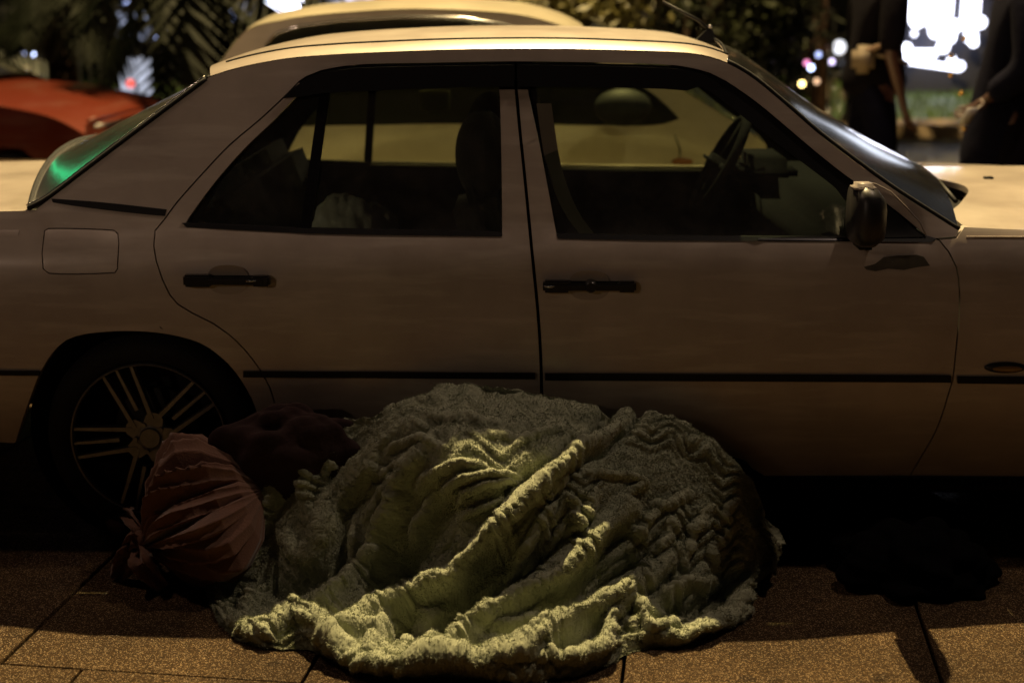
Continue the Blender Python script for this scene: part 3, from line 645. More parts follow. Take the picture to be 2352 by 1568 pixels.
hL = sm1(np.minimum(vv, 1), [0, .05, .27, .45, .58, .68, .78, .86, .94, 1]); vL = sm1(np.minimum(vv, 1), [0, .12, .15, .19, .28, .41, .56, .72, .88, 1])
hR = sm1(np.minimum(vv, 1), [0, .045, .22, .39, .50, .59, .69, .80, .91, 1]); vR = sm1(np.minimum(vv, 1), [0, .12, .16, .25, .40, .56, .71, .85, .95, 1])
wB = wB*.35; s_h = hA*(1-wB)+hB*wB; s_v = vA*(1-wB)+vB*wB
wL = np.clip((.47-uu)/.17, 0, 1)[None, :]; wL = wL*wL*(3-2*wL); wR = np.clip((uu-.62)/.16, 0, 1)[None, :]; wR = wR*wR*(3-2*wR)
s_h = s_h*(1-wL-wR)+hL*wL+hR*wR; s_v = s_v*(1-wL-wR)+vL*wL+vR*wR
X = PBt[:, 0]*(1-s_h) + PTp[:, 0]*s_h; Y = PBt[:, 1]*(1-s_h)+PTp[:, 1]*s_h; Z = PTp[:, 2]*s_v
ex_ = np.clip(vv-1, 0, 1)/.42
Y = Y + ex_*.05; Z = Z*(1-ex_*.85)
P3 = np.stack([X, Y, Z], -1)
def normals(P):
    du = np.gradient(P, axis=1); dv = np.gradient(P, axis=0); n = np.cross(du, dv); n /= np.linalg.norm(n, axis=-1, keepdims=True)+1e-12
    return n
Nn = normals(P3)
if (Nn[NV//3, NU//2] @ np.array([0, -1, .5])) < 0: Nn = -Nn
px, py = projn(P3.reshape(-1, 3)); px = px.reshape(NV, NU); py = py.reshape(NV, NU)
wx = px + vnoise(px, py, 1, 70)*9 + vnoise(px, py, 2, 28)*4; wy = py + vnoise(px, py, 3, 70)*9 + vnoise(px, py, 4, 28)*4
def pdist(pts):
    d = np.full(px.shape, 1e9); tt = np.zeros(px.shape); L = 0
    seg = [math.dist(pts[i], pts[i+1]) for i in range(len(pts)-1)]; tot = sum(seg)
    for i in range(len(pts)-1):
        ax, ay = pts[i]; bx2, by2 = pts[i+1]; vx, vy = bx2-ax, by2-ay; t = np.clip(((wx-ax)*vx+(wy-ay)*vy)/(vx*vx+vy*vy), 0, 1)
        dd = np.hypot(wx-ax-t*vx, wy-ay-t*vy); m_ = dd < d; d = np.where(m_, dd, d); tt = np.where(m_, (L+t*seg[i])/tot, tt); L += seg[i]
    return d, tt
D = np.zeros(px.shape)
RID = [  # points, width px, height m, exponent
 ([(1430, 972), (1340, 1030), (1260, 1085), (1200, 1140), (1150, 1200), (1100, 1255), (1040, 1310), (980, 1348), (900, 1372), (840, 1398), (800, 1432)], 24, .060, 2.2),
 ([(1400, 1000), (1300, 1075), (1235, 1130), (1190, 1190)], 34, .016, 2),
 ([(985, 1010), (945, 1060), (915, 1120), (885, 1190), (850, 1260), (800, 1330), (740, 1375), (690, 1405), (650, 1420)], 19, .040, 2),
 ([(1010, 925), (900, 1000), (820, 1080), (765, 1160), (740, 1230), (700, 1290), (650, 1320)], 40, .032, 2.4),
 ([(900, 1085), (870, 1130), (850, 1190), (830, 1220)], 12, .014, 2),
 ([(1440, 1160), (1390, 1200), (1340, 1262), (1280, 1325), (1200, 1370), (1120, 1410), (1050, 1460), (960, 1500)], 29, .056, 2.2),
 ([(1560, 1270), (1500, 1320), (1430, 1370), (1340, 1420), (1260, 1460), (1160, 1500), (1060, 1525)], 30, .056, 2.2),
 ([(1380, 1330), (1330, 1390), (1300, 1420)], 14, .02, 2),
 ([(503, 1365), (525, 1405), (560, 1440), (610, 1455), (650, 1425), (700, 1412), (735, 1440), (775, 1478), (840, 1512), (910, 1528), (980, 1512), (1040, 1508), (1130, 1535), (1240, 1538)], 27, .050, 2.4),
 ([(740, 1415), (800, 1440), (860, 1435), (890, 1400)], 15, .030, 2),
 ([(700, 1412), (690, 1390), (730, 1365)], 14, .022, 2),
 ([(860, 1440), (850, 1480), (880, 1500)], 14, .024, 2),
 ([(560, 1425), (575, 1380), (590, 1345)], 14, .030, 2), ([(520, 1400), (515, 1360), (530, 1330)], 13, .026, 2),
 ([(1380, 1480), (1400, 1440), (1425, 1400), (1452, 1372), (1478, 1385), (1488, 1420), (1500, 1445), (1540, 1430), (1570, 1405)], 13, .036, 2.2),
 ([(1250, 1500), (1320, 1510), (1380, 1490), (1400, 1450)], 18, .030, 2),
 ([(1495, 1376), (1550, 1352), (1600, 1335), (1660, 1322)], 12, .026, 2.2),
 ([(1490, 1462), (1570, 1462), (1640, 1430), (1690, 1385), (1715, 1320), (1735, 1250)], 18, .040, 2.2),
 ([(1690, 1170), (1720, 1230), (1700, 1300), (1660, 1350)], 16, .022, 2), ([(1740, 1230), (1765, 1270), (1745, 1320)], 14, .030, 2),
 ([(1640, 1165), (1600, 1215), (1585, 1270), (1560, 1330)], 12, .020, 2), ([(1690, 1200), (1650, 1250), (1640, 1300)], 11, .018, 2), ([(1560, 1190), (1530, 1240), (1500, 1290)], 14, .018, 2),
 ([(1270, 1150), (1235, 1200), (1200, 1270), (1170, 1340)], 13, .026, 2), ([(1310, 1140), (1330, 1200), (1290, 1270)], 11, .020, 2), ([(1380, 1130), (1340, 1180), (1300, 1240)], 13, .020, 2),
 ([(885, 1062), (920, 1030), (965, 1012), (1015, 1018)], 9, .020, 2), ([(870, 1090), (910, 1072), (950, 1068)], 8, .014, 2),
 ([(950, 1110), (1000, 1080), (1060, 1055), (1120, 1062)], 12, .018, 2), ([(1000, 1130), (1060, 1100), (1130, 1085), (1200, 1090)], 12, .018, 2),
 ([(1040, 1150), (1100, 1120), (1160, 1108)], 10, .016, 2), ([(1120, 1110), (1190, 1100), (1170, 1160), (1130, 1200)], 9, .018, 2), ([(1060, 1180), (1110, 1165), (1150, 1150)], 9, .013, 2),
 ([(960, 965), (1040, 950), (1120, 958), (1200, 968)], 12, .012, 2), ([(1080, 985), (1150, 990), (1210, 1000)], 9, .012, 2), ([(1190, 1010), (1240, 985), (1290, 970)], 9, .014, 2),
 ([(1420, 1000), (1500, 985), (1580, 1010), (1640, 1050), (1680, 1110)], 24, .018, 2.2),
 ([(1430, 1080), (1480, 1110), (1440, 1140)], 12, .018, 2), ([(1330, 1090), (1400, 1080), (1450, 1095)], 12, .016, 2),
 ([(635, 1035), (640, 1080), (625, 1130), (600, 1190), (570, 1250), (545, 1300)], 26, .035, 2.2), ([(700, 965), (705, 1040), (700, 1110), (710, 1180)], 22, .030, 2.2),
 ([(790, 965), (760, 1040), (735, 1100)], 24, .028, 2.2), ([(560, 1160), (545, 1230), (520, 1300)], 20, .026, 2), ([(640, 1210), (680, 1270), (740, 1290), (800, 1260)], 22, .020, 2),
 ([(1090, 882), (1000, 905), (920, 950), (860, 990)], 22, .020, 2), ([(1180, 895), (1300, 935), (1420, 955), (1540, 980), (1640, 1040)], 16, .016, 2),
]
RID += [([(1240, 1120), (1180, 1190), (1120, 1260)], 12, .018, 2), ([(1500, 1180), (1440, 1250), (1380, 1310)], 13, .022, 2), ([(1620, 1300), (1560, 1350), (1500, 1400), (1440, 1440)], 13, .026, 2), ([(1100, 1440), (1200, 1430), (1300, 1400)], 13, .020, 2), ([(900, 1400), (960, 1440), (1060, 1450)], 13, .022, 2), ([(820, 1200), (800, 1280), (760, 1330)], 14, .022, 2), ([(1680, 1150), (1650, 1210)], 12, .018, 2), ([(1330, 1470), (1260, 1500), (1150, 1515)], 13, .022, 2), ([(1590, 1130), (1540, 1170), (1500, 1160)], 12, .016, 2), ([(980, 1130), (940, 1190), (930, 1240)], 12, .018, 2), ([(850, 1040), (800, 1110), (770, 1190)], 12, .014, 2), ([(930, 990), (870, 1050), (820, 1130)], 11, .012, 2), ([(1000, 960), (940, 1000), (900, 1050)], 10, .010, 2)]
VAL = [([(1320, 1230), (1230, 1310), (1130, 1375), (1020, 1430)], 15, -.034), ([(1470, 1280), (1370, 1360), (1270, 1415), (1160, 1465)], 13, -.034), ([(880, 1330), (800, 1385), (760, 1420)], 13, -.03), ([(1400, 950), (1385, 968), (1310, 1020), (1225, 1078), (1160, 1130)], 15, -.045), ([(1465, 965), (1450, 985), (1400, 1022), (1330, 1080), (1260, 1150)], 10, -.030), ([(905, 1425), (935, 1410), (950, 1430)], 27, -.060), ([(990, 1180), (980, 1240), (930, 1300)], 62, -.050),
 ([(1150, 1290), (1090, 1340), (1040, 1390)], 34, -.045), ([(1240, 1270), (1200, 1320), (1130, 1375)], 26, -.030), ([(1440, 1230), (1400, 1290), (1350, 1360)], 20, -.035), ([(1540, 1400), (1620, 1385), (1670, 1340)], 26, -.045), ([(1440, 1440), (1400, 1500)], 14, -.02),
 ([(1360, 1440), (1290, 1485)], 16, -.03), ([(640, 1370), (700, 1330), (780, 1290)], 34, -.035), ([(850, 1330), (900, 1290)], 30, -.02), ([(1290, 1190), (1260, 1240)], 10, -.02), ([(1030, 1450), (1000, 1430)], 30, -.03), ([(670, 1000), (675, 1100)], 12, -.02)]
for p, wd, hh, e in RID:
    d, t = pdist(p); Ln = sum(math.dist(p[i], p[i+1]) for i in range(len(p)-1))
    hh *= 1.15; wd *= .80; prof = hh*np.exp(-(d/wd)**(e+.8))*np.minimum(1, .35+2.4*np.minimum(t, 1-t))*(1+.025*np.sin(2*math.pi*(t*Ln/24+d/(2.2*wd))))
    D = np.maximum(D, prof) + np.minimum(D, prof)*.35
for p, wd, hh in VAL:
    d, t = pdist(p); D += 1.25*hh*np.exp(-(d/wd)**2)
# cable knit: raised zig-zag ribs in cloth space
ca = (uu*1.75)[None, :] + 0*vv; cb = vv*.62 + 0*ca
ca2 = ca + vnoise(ca, cb, 21, .16)*.035 + vnoise(ca, cb, 22, .05)*.008; cb2 = cb + vnoise(ca, cb, 23, .16)*.03 + vnoise(ca, cb, 24, .05)*.008
tri = np.abs(((ca2/.115) % 1)-.5)*2; ph = (cb2/.040 + tri*1.15); rib = np.clip(np.cos(2*math.pi*ph)*.9+.35, 0, 1)**.7
brk = np.clip(.40+1.4*vnoise(ca, cb, 25, .075), 0, 1)
knit = rib*brk*.0088
knit *= (.55+.45*np.clip((py-900)/120, 0, 1))
low = vnoise(ca, cb, 31, .16)*.012 + vnoise(ca, cb, 32, .07)*.003
D = D*1.0 + low
# fade displacement near the side ends and push base inward so the heap keeps its outline
P4 = P3 + Nn*(D-.012)[..., None]
N2 = normals(P4); sg = np.sign((N2*Nn).sum(-1, keepdims=True)); N2 = N2*np.where(sg == 0, 1, sg)
def vnoise3(P, seed, s_):
    rs = np.random.default_rng(seed); T = rs.uniform(-1, 1, (64, 64, 64)).astype(np.float32); q = P/s_; i0 = np.floor(q).astype(np.int32); f_ = (q-i0).astype(np.float32); f_ = f_*f_*(3-2*f_); out = 0
    for a_ in (0, 1):
        for b_ in (0, 1):
            for c_ in (0, 1):
                w_ = (f_[..., 0] if a_ else 1-f_[..., 0])*(f_[..., 1] if b_ else 1-f_[..., 1])*(f_[..., 2] if c_ else 1-f_[..., 2])
                out = out + w_*T[(i0[..., 0]+a_) % 64, (i0[..., 1]+b_) % 64, (i0[..., 2]+c_) % 64]
    return out
knit = knit + (1-np.abs(vnoise3(P4, 71, .021)))*.0022 + (1-np.abs(vnoise3(P4, 72, .0085)))*.0026 + vnoise3(P4, 73, .004)*.0012
P4 = P4 + N2*knit[..., None]
P4[..., 2] = np.maximum(P4[..., 2], .003+.004*np.abs(vnoise(ca, cb, 40, .02)))
P4[..., 1] = np.minimum(P4[..., 1], np.where(P4[..., 2] > .2, -.012, .05))
idx = np.arange(NV*NU).reshape(NV, NU)
quads = np.stack([idx[:-1, :-1], idx[:-1, 1:], idx[1:, 1:], idx[1:, :-1]], -1).reshape(-1, 4)
# plush pile: short tapering tufts growing from the cloth
NT = 260000
iv = rng.integers(1, int(NV*.86), NT); iu = rng.integers(1, NU-1, NT)
base = P4[iv, iu] + rng.normal(size=(NT, 3))*.0004
nrm = N2[iv, iu]; comb = np.stack([vnoise(ca, cb, 51, .03)[iv, iu], vnoise(ca, cb, 52, .03)[iv, iu], -.25+0*vnoise(ca, cb, 53, .03)[iv, iu]], -1)
dr = nrm + comb*.9 + rng.normal(size=(NT, 3))*.38; dr /= np.linalg.norm(dr, axis=1, keepdims=True)
ln = rng.uniform(.0032, .0062, NT)*(.7+.6*np.clip(rib[iv, iu], 0, 1)); wdt = rng.uniform(.0007, .0012, NT)
sd = np.cross(dr, rng.normal(size=(NT, 3))); sd /= np.linalg.norm(sd, axis=1, keepdims=True)+1e-9
tv = np.stack([base-sd*wdt[:, None]-nrm*.001, base+sd*wdt[:, None]-nrm*.001, base+dr*ln[:, None]*.6+sd*wdt[:, None]*.8, base+dr*ln[:, None]], 1).reshape(-1, 3)
k0 = NV*NU; tq = k0+np.arange(NT*4).reshape(-1, 4)
allv = np.concatenate([P4.reshape(-1, 3), tv]); allq = np.concatenate([quads, tq])
me = bpy.data.meshes.new('blanket'); me.vertices.add(len(allv)); me.vertices.foreach_set('co', allv.astype(np.float32).ravel())
me.loops.add(len(allq)*4); me.loops.foreach_set('vertex_index', allq.astype(np.int32).ravel())
me.polygons.add(len(allq)); me.polygons.foreach_set('loop_start', np.arange(0, len(allq)*4, 4, dtype=np.int32)); me.polygons.foreach_set('loop_total', np.full(len(allq), 4, np.int32))
me.polygons.foreach_set('use_smooth', np.ones(len(allq), bool)); me.update(calc_edges=True); me.validate()
BLK = mat('green_plush', (.365, .385, .27), .95, spec=.1, noise=.3, nscale=26, sheen=.25, col2=(.265, .285, .20))
me.materials.append(BLK)
blanket = bpy.data.objects.new('blanket', me); C.objects.link(blanket)
tag(blanket, 'sage green plush blanket with knitted zigzag ribs, heaped over a hidden sleeper against the car', 'blanket')
#SECTION
# ================================================================== bags and bundles on the pavement
CLOTH = mat('rust_cloth', (.20, .095, .06), .9, noise=.25, nscale=25, sheen=.25, bump=.25, bscale=180)
K = np.array(onZ(326, 1250, .10)); K2 = np.array(onY(610, 1125, -.20))
sack = empty('cloth_sack', tuple(onZ(420, 1380, 0)), 'rust brown cloth sack gathered in a knot, lying against the green blanket', 'sack')
axd = (K2-K); Lx = np.linalg.norm(axd); axd /= Lx; up = np.array([0, 0, 1.])-axd*axd[2]; up /= np.linalg.norm(up); sd_ = np.cross(axd, up)
ns, na = 150, 420
s = np.linspace(0, 1, ns)[:, None]; a = np.linspace(0, 2*math.pi, na, endpoint=False)[None, :]
rad = np.interp(s, [0, .05, .12, .25, .40, .55, .72, .88, 1], [.018, .026, .060, .125, .170, .190, .175, .12, .01])
ang = a + .5*s*np.sin(a*2+1) + .16*np.sin(5*s+a)
fold = np.zeros((ns, na)); rs = np.random.default_rng(5)
for k in range(17):
    a0 = k*2*math.pi/17+rs.uniform(-.14, .14); wd = rs.uniform(.035, .085); hh = rs.uniform(.6, 1.7); cv = rs.uniform(-.5, .5); Ls = rs.uniform(.45, .95)
    dd = np.abs((ang-a0-cv*s+math.pi) % (2*math.pi)-math.pi); fold += hh*np.exp(-(dd/(wd*(1+s*1.3)))**1.4)*np.clip(1-s/Ls, 0, 1)**.7
wr = vnoise(a*1.1+0*s, s*6+0*a, 61, .25, 1.1); wr2 = vnoise(a*1.0+0*s, s*6+0*a, 62, .5, 2.4)
A_ = np.interp(s, [0, .06, .2, .6, 1], [.10, .75, .70, .30, .10])
v1 = np.abs(np.sin(7.5*(a+.10*np.sin(a*3+1)+.18*s)+.6+.25*np.sin(4*s+a))); v2 = np.abs(np.sin(17*(a+.06*np.sin(a*4)-.2*s)+2.1))
A_ = A_*(.55+.75*np.abs(np.sin(2.3*a+1.1)*np.sin(3.7*a+.4)))
r_ = rad*(1+.20*np.sin(2*a+4*s+.5)+.10*np.sin(3*a-5*s)+.10*wr2+.05*wr2+.03*wr+A_*(v1**.7-.6)+A_*.45*(.6-v2**.6)) + fold*.014*1.0*np.clip(s/.05, .3, 1)*np.clip(1.15-s, 0, 1)
PS = K[None, None]+axd[None, None]*(s*Lx+0*a)[..., None]+r_[..., None]*(np.cos(a)[..., None]*up+np.sin(a)[..., None]*sd_)
PS[..., 2] = np.where(PS[..., 2] > 0, PS[..., 2]*(.90+.1*s), PS[..., 2]); PS[..., 2] = np.maximum(PS[..., 2], .004)
ii = np.arange(ns*na).reshape(ns, na); q = np.stack([ii[:-1], np.roll(ii, -1, 1)[:-1], np.roll(ii, -1, 1)[1:], ii[1:]], -1).reshape(-1, 4)
new_obj('sack_body', PS.reshape(-1, 3), [tuple(map(int, t)) for t in q], CLOTH, sack)
# knot band and loose tails
mb = MB(); kc = Vector(K)
for t0, rr_, tw in ((0, .036, .5), (1.3, .032, 1.1), (2.4, .034, -.7)):
    pts = [kc+Vector(axd)*(.012*math.sin(i*.8+t0))+(Vector(up)*math.cos(i*.42+t0)+Vector(sd_)*math.sin(i*.42+t0))*rr_ for i in range(16)]
    mb.tube(pts, [.013+.004*math.sin(i*1.1+t0) for i in range(16)], 10)
mb.build('knot', CLOTH, sack)
def tail(pts, wds, name='tail'):
    P = [Vector(p) for p in pts]; n_ = 22; c = resamp(P, n_); W = np.interp(np.linspace(0, 1, n_), np.linspace(0, 1, len(wds)), wds); v = []; nc = 11
    for i, p in enumerate(c):
        d = (c[min(i+1, n_-1)]-c[max(i-1, 0)]).normalized(); sdv = d.cross(Vector((0, -1, .35)).normalized()).normalized(); nn = sdv.cross(d)
        for j in range(nc):
            t = -1+2*j/(nc-1); v.append(p+sdv*t*W[i]+nn*(.020*math.cos(t*5+i*.25)*(W[i]/.04)+.006*math.sin(t*11+i)))
    f = [(i*nc+j, i*nc+j+1, (i+1)*nc+j+1, (i+1)*nc+j) for i in range(n_-1) for j in range(nc-1)]
    o = new_obj(name, v, f, CLOTH, sack); md = o.modifiers.new('thickness', 'SOLIDIFY'); md.thickness = .004; return o
tail([kc, onZ(300, 1275, .09), onZ(280, 1300, .045), onZ(262, 1325, .008)], [.014, .034, .040, .026])
tail([kc, onZ(322, 1290, .10), onZ(345, 1320, .05), onZ(372, 1352, .01)], [.014, .030, .036, .022])
tail([kc, onZ(310, 1215, .15), onZ(298, 1190, .14), onZ(286, 1170, .10)], [.016, .026, .026, .014])
tail([kc, onZ(304, 1240, .13), onZ(290, 1262, .10), onZ(286, 1290, .06)], [.014, .018, .018, .012])
# small bundle with a glinting clasp behind the knot
c = onZ(272, 1190, .06); tag(lump('clothes_bundle', (c[0], c[1]+.02, .05), (.045, .045, .05), mat('mauve_cloth', (.20, .10, .10), .6), 9, .4), 'small mauve bundle poking out on the wheel side of the rust sack knot', 'bundle')
# dark red cloth heap behind the sack
DR = mat('dark_red_cloth', (.026, .006, .005), .9, noise=.3, nscale=20, bump=.4, bscale=40)
c = onY(668, 1010, -.10); tag(lump('cloth_heap', (c[0], -.145, .30), (.24, .085, .175), DR, 17, .55, 90, 50), 'dark red cloth heaped between the rear wheel and the blanket', 'cloth')
c = onY(560, 1060, -.14); tag(lump('cloth_heap', (c[0]-.02, -.15, .15), (.20, .09, .15), mat('dark_brown_cloth', (.045, .018, .014), .9, bump=.4, bscale=40), 19, .5, 80, 40, flat=.004), 'dark brown cloth lying low beside the rear tyre behind the rust sack', 'cloth')
# black lump right of the blanket; more lumps added as the dark under the sill
BB = mat('matte_black', (.0015, .0015, .002), .9, spec=.04, noise=.3)
a = onZ(2085, 1350, 0); 
dark_lump = lump('black_lump', (onZ(2100, 1290, .05)[0], -.19, .030), (.215, .20, .11), BB, 27, .95, 120, 60, flat=.003)
tag(dark_lump, 'crumpled black lump half under the car, right of the green blanket', 'bag')
bk = mat('shade_filler', (.003, .003, .004), .9, spec=.04, noise=.3, bump=.4, bscale=30)
cl = lump('underbody_shade', (.80, .17, .03), (.56, .26, .12), bk, 29, .5, 110, 50, flat=.003); tag(cl, 'black lump added for the dark under the front door sill', 'coat')  # dark shape filling the shade below the sill and blocking light from behind
cl2 = lump('shade_filler', (.52, -.05, .16), (.19, .09, .15), bk, 33, .4, 110, 50, flat=.003); tag(cl2, 'black lump standing in for the dark between the front door and the right end of the blanket', 'cloth')  # black filler for the darkness behind the blanket's right end
#SECTION
# ================================================================== simpler cars standing further off
XFORM = None
_no = new_obj
def new_obj(name, verts, faces, m, parent=None, smooth=True):
    if XFORM is not None: verts = [XFORM @ Vector(tuple(map(float, v))) for v in verts]
    return _no(name, verts, faces, m, parent, smooth)
def far_car(root, paint, y0, y1, low, roofl, wsl, rearl, hood, wins, seams, wheels, glassm, crown=.05, wsb=.12, zbelt=1.0, gw=.16):
    yc = (y0+y1)/2
    def yf(z): return y0 + float(np.interp(z, [.15, .5, .8, zbelt-.03, zbelt+.03, zbelt+.5], [.05, .0, .0, .02, .05, .05+gw]))
    m1 = lambda a, b, o=0.: (a, yf(b)+o, b)
    m2 = lambda a, b, o=0.: (a, 2*yc-yf(b)-o, b)
    side = low + wsl[::-1] + roofl[::-1][1:] + rearl[::-1][1:]
    P = []
    for p in side:
        if not P or (Vector(p)-Vector(P[-1])).length > .01: P.append(p)
    for mf, fl in ((m1, False), (m2, True)):
        b = panel('body_side', P, mf, paint, root, grid=.12, thick=.02, flip=fl, smooth=False)
        for w_ in wins:
            wo = panel('window', w_, mf, glassm, root, grid=.15, off=-.006, thick=.008, flip=fl)
        for s_ in seams: MB().tube([mf(a, b_, -.001) for a, b_ in s_], .003, 5).build('door_seam', BLACK, b)
    def rows(line, k, h, ix, iz):
        o = []
        for p in resamp([(a, 0, b) for a, b in line], k):
            ya = yf(p.z)-.004; r_ = []
            for j in range(25):
                t = -1+j/12; t = math.copysign(abs(t)**.7, t); c = h*(1-abs(t)**2.2); r_.append((p.x+ix*c, yc+(yc-ya)*t, p.z+iz*c))
            o.append(r_)
        return o
    loft('roof', rows(roofl, 30, crown, 0, 1), paint, root)
    loft('windscreen', rows(wsl, 16, wsb, .55, .8), glassm, root)
    loft('tailgate', rows(rearl, 16, wsb*.6, -.8, .5), paint, root)
    loft('bonnet', rows(hood, 16, .05, .3, 1), paint, root)
    MB().box(((low[0][0]+low[1][0])/2, yc, .22), (abs(low[1][0]-low[0][0])*.85, (y1-y0)*.85, .26)).build('floor_pan', RUBBER, root)
    for x in wheels:
        for yy, s_ in ((y0+.02, 1), (y1-.02, -1)):
            pr = [(.0, .02), (.19, .02), (.20, 0), (.215, -.01), (.29, -.005), (.31, .03), (.31, .16), (.25, .2)]
            t = MB().lathe([(r_, s_*h) for r_, h in pr[3:]], (x, yy, .31), n=36).build('wheel', RUBBER, root)
            MB().lathe([(r_, s_*h) for r_, h in pr[:4]], (x, yy, .31), n=36).build('rim', ALLOY, t)
            MB().lathe([(0, -s_*.003), (.36, -s_*.003)], (x, yy, .36), n=36).build('arch_shadow', RUBBER, root) if False else None
# ---- hatchback right behind the saloon
Y2 = 2.50
def T2(p): return [(onY(x, y, Y2+.06+.1*(y < 250))[0], onY(x, y, Y2+.06+.1*(y < 250))[2]) for x, y in p]
pale = paint_mat('pale_gold_paint', (.60, .53, .38), (.50, .44, .31), .3, .15, .10)
c2 = empty('parked_car', (.2, Y2+.85, 0), 'pale yellow rounded hatchback parked close behind the beige saloon, its roof showing over it', 'car')
roofl = T2([(545, 92), (562, 72), (590, 58), (640, 48), (694, 38), (788, 29), (928, 21), (1050, 23), (1157, 30), (1230, 42), (1300, 64), (1345, 88)])
wsl = [roofl[-1]]+T2([(1410, 122), (1500, 168), (1600, 225), (1700, 288), (1760, 330)])
rearl = T2([(470, 330), (478, 220), (500, 160)])+[roofl[0]]
hood2 = [wsl[-1]]+T2([(1850, 350), (1960, 385), (2060, 430), (2120, 480)])
low2 = [(rearl[0][0], .22), (hood2[-1][0], .22)] + hood2[::-1][:-1]
w2 = T2([(596, 150), (612, 104), (640, 78), (694, 62), (788, 50), (928, 42), (1060, 43), (1157, 58), (1240, 84), (1330, 122), (1420, 168), (1500, 215), (1560, 272), (1500, 287), (1340, 287), (1150, 283), (830, 287), (640, 290), (604, 240)])
sm = [T2([(1092, 44), (1094, 160), (1100, 290), (1105, 420)]), T2([(1540, 285), (1560, 340), (1550, 440)]), T2([(760, 54), (756, 285)])]
far_car(c2, pale, Y2, Y2+1.68, low2, roofl, wsl, rearl, hood2, [w2], sm, [T2([(760, 500)])[0][0], T2([(1800, 500)])[0][0]], TINT, crown=.045, wsb=.10, gw=.13)
q = onY(1430, 246, Y2-.06); mo = MB().ell((q[0], Y2-.08, q[2]), (.13, .09, .085), 20, 14).build('door_mirror', mat('mirror_shell', (.018, .02, .022), .6, spec=.2), c2)
MB().tube([T2([(612, 104)])[0][:1]+(Y2+.15,)+T2([(612, 104)])[0][1:]] + [(a, Y2+.13, b) for a, b in T2([(640, 76), (694, 60), (788, 48), (928, 40), (1060, 41), (1157, 56), (1240, 82), (1330, 120)])], .008, 6).build('window_trim', CHROME, c2)
q = onY(1567, 372, Y2); MB().ell((q[0], Y2, q[2]), (.05, .012, .018), 14, 8).build('side_repeater', mat('amber_lens', (.35, .12, .02), .25), c2)
# ---- orange car at the left, its nose turned towards the pavement
XFORM = Matrix.Translation((-4.62, 5.88, 0)) @ Matrix.Rotation(R(-8), 4, 'Z')
orange = paint_mat('orange_paint', (.12, .016, .005), (.12, .018, .006), .3, .03, .03)
c3 = empty('parked_car', (-4.62, 5.88, 0), 'glossy orange car at the far left seen from its front corner, with slotted grille', 'car')
rf = [(-1.6, 1.28), (-1.2, 1.38), (-.5, 1.42), (0, 1.40), (.25, 1.33)]
w3 = [rf[-1], (.60, 1.12), (.90, .97)]; h3 = [(.90, .97), (1.3, .93), (1.7, .86), (1.92, .76)]; r3 = [(-2.0, .85), (-1.85, 1.05), rf[0]]
far_car(c3, orange, -.82, .82, [(-2.0, .25), (-1.6, .25), (-1.55, .48), (-1.35, .64), (-1.1, .64), (-.9, .48), (-.85, .22), (.85, .22), (1.0, .48), (1.2, .66), (1.5, .66), (1.7, .48), (1.76, .25), (1.9, .28), (1.98, .45)]+h3[::-1][:-1], rf, w3, r3, h3, [[(-1.35, 1.0), (-1.2, 1.3), (-.3, 1.35), (.12, 1.33), (.62, 1.0)]], [[(-.3, 1.3), (-.3, .3)], [(.75, .95), (.75, .3)]], [-1.22, 1.36], TINT, zbelt=.97)
nose = [[(1.92+.10*(1-(t/.82)**2)-(.04 if z < .5 else 0)+(.05 if .3 < z < .52 else 0), t, z) for t in np.linspace(-.80, .80, 25)] for z in (.80, .76, .70, .60, .53, .47, .36, .28)]
nn = loft('nose_panel', nose, orange, c3)
GRL = BLACK
for z in (.70, .64): loft('grille_slot', [[(2.0+.10*(1-(t/.82)**2), t, zz) for t in np.linspace(-.42, .42, 13)] for zz in (z+.016, z-.016)], BLACK, nn)
loft('lower_grille', [[(1.965+.10*(1-(t/.82)**2), t, zz) for t in np.linspace(-.5, .5, 13)] for zz in (.44, .33)], BLACK, nn)
for s_ in (-1, 1):
    hl = MB().box((1.93, s_*.63, .66), (.14, .30, .15), bev=.04).build('headlight', mat('dark_lens', (.02, .02, .025), .12, coat=1), c3)
    MB().box((1.99, s_*.60, .80), (.03, .4, .02), bev=.008).build('lamp_brow', CHROME, hl)
MB().tube([(1.9, t, .84-.02*abs(t)) for t in np.linspace(-.7, .7, 9)], .012, 8).build('bonnet_lip', orange, c3)
# ---- grey estate further back
XFORM = Matrix.Translation((-7.2, 10.6, 0)) @ Matrix.Rotation(R(4), 4, 'Z')
grey = paint_mat('grey_paint', (.12, .13, .12), (.09, .10, .09), .4)
c4 = empty('parked_car', (-7.2, 10.6, 0), 'dull grey estate car standing farthest left behind the orange car', 'car')
rf = [(-2.1, 1.22), (-1.8, 1.30), (-.8, 1.36), (.1, 1.33), (.4, 1.26)]; w3 = [rf[-1], (.8, 1.10), (1.15, .98)]; h3 = [(1.15, .98), (1.6, .92), (2.0, .8), (2.15, .65)]; r3 = [(-2.3, .8), (-2.2, 1.1), rf[0]]
far_car(c4, grey, -.85, .85, [(-2.3, .25), (2.1, .25), (2.2, .45)]+h3[::-1][:-1], rf, w3, r3, h3, [[(-1.95, 1.0), (-1.75, 1.22), (-.8, 1.27), (.1, 1.25), (.85, 1.0)]], [[(-.6, 1.3), (-.6, .3)]], [-1.35, 1.4], TINT)
XFORM = None
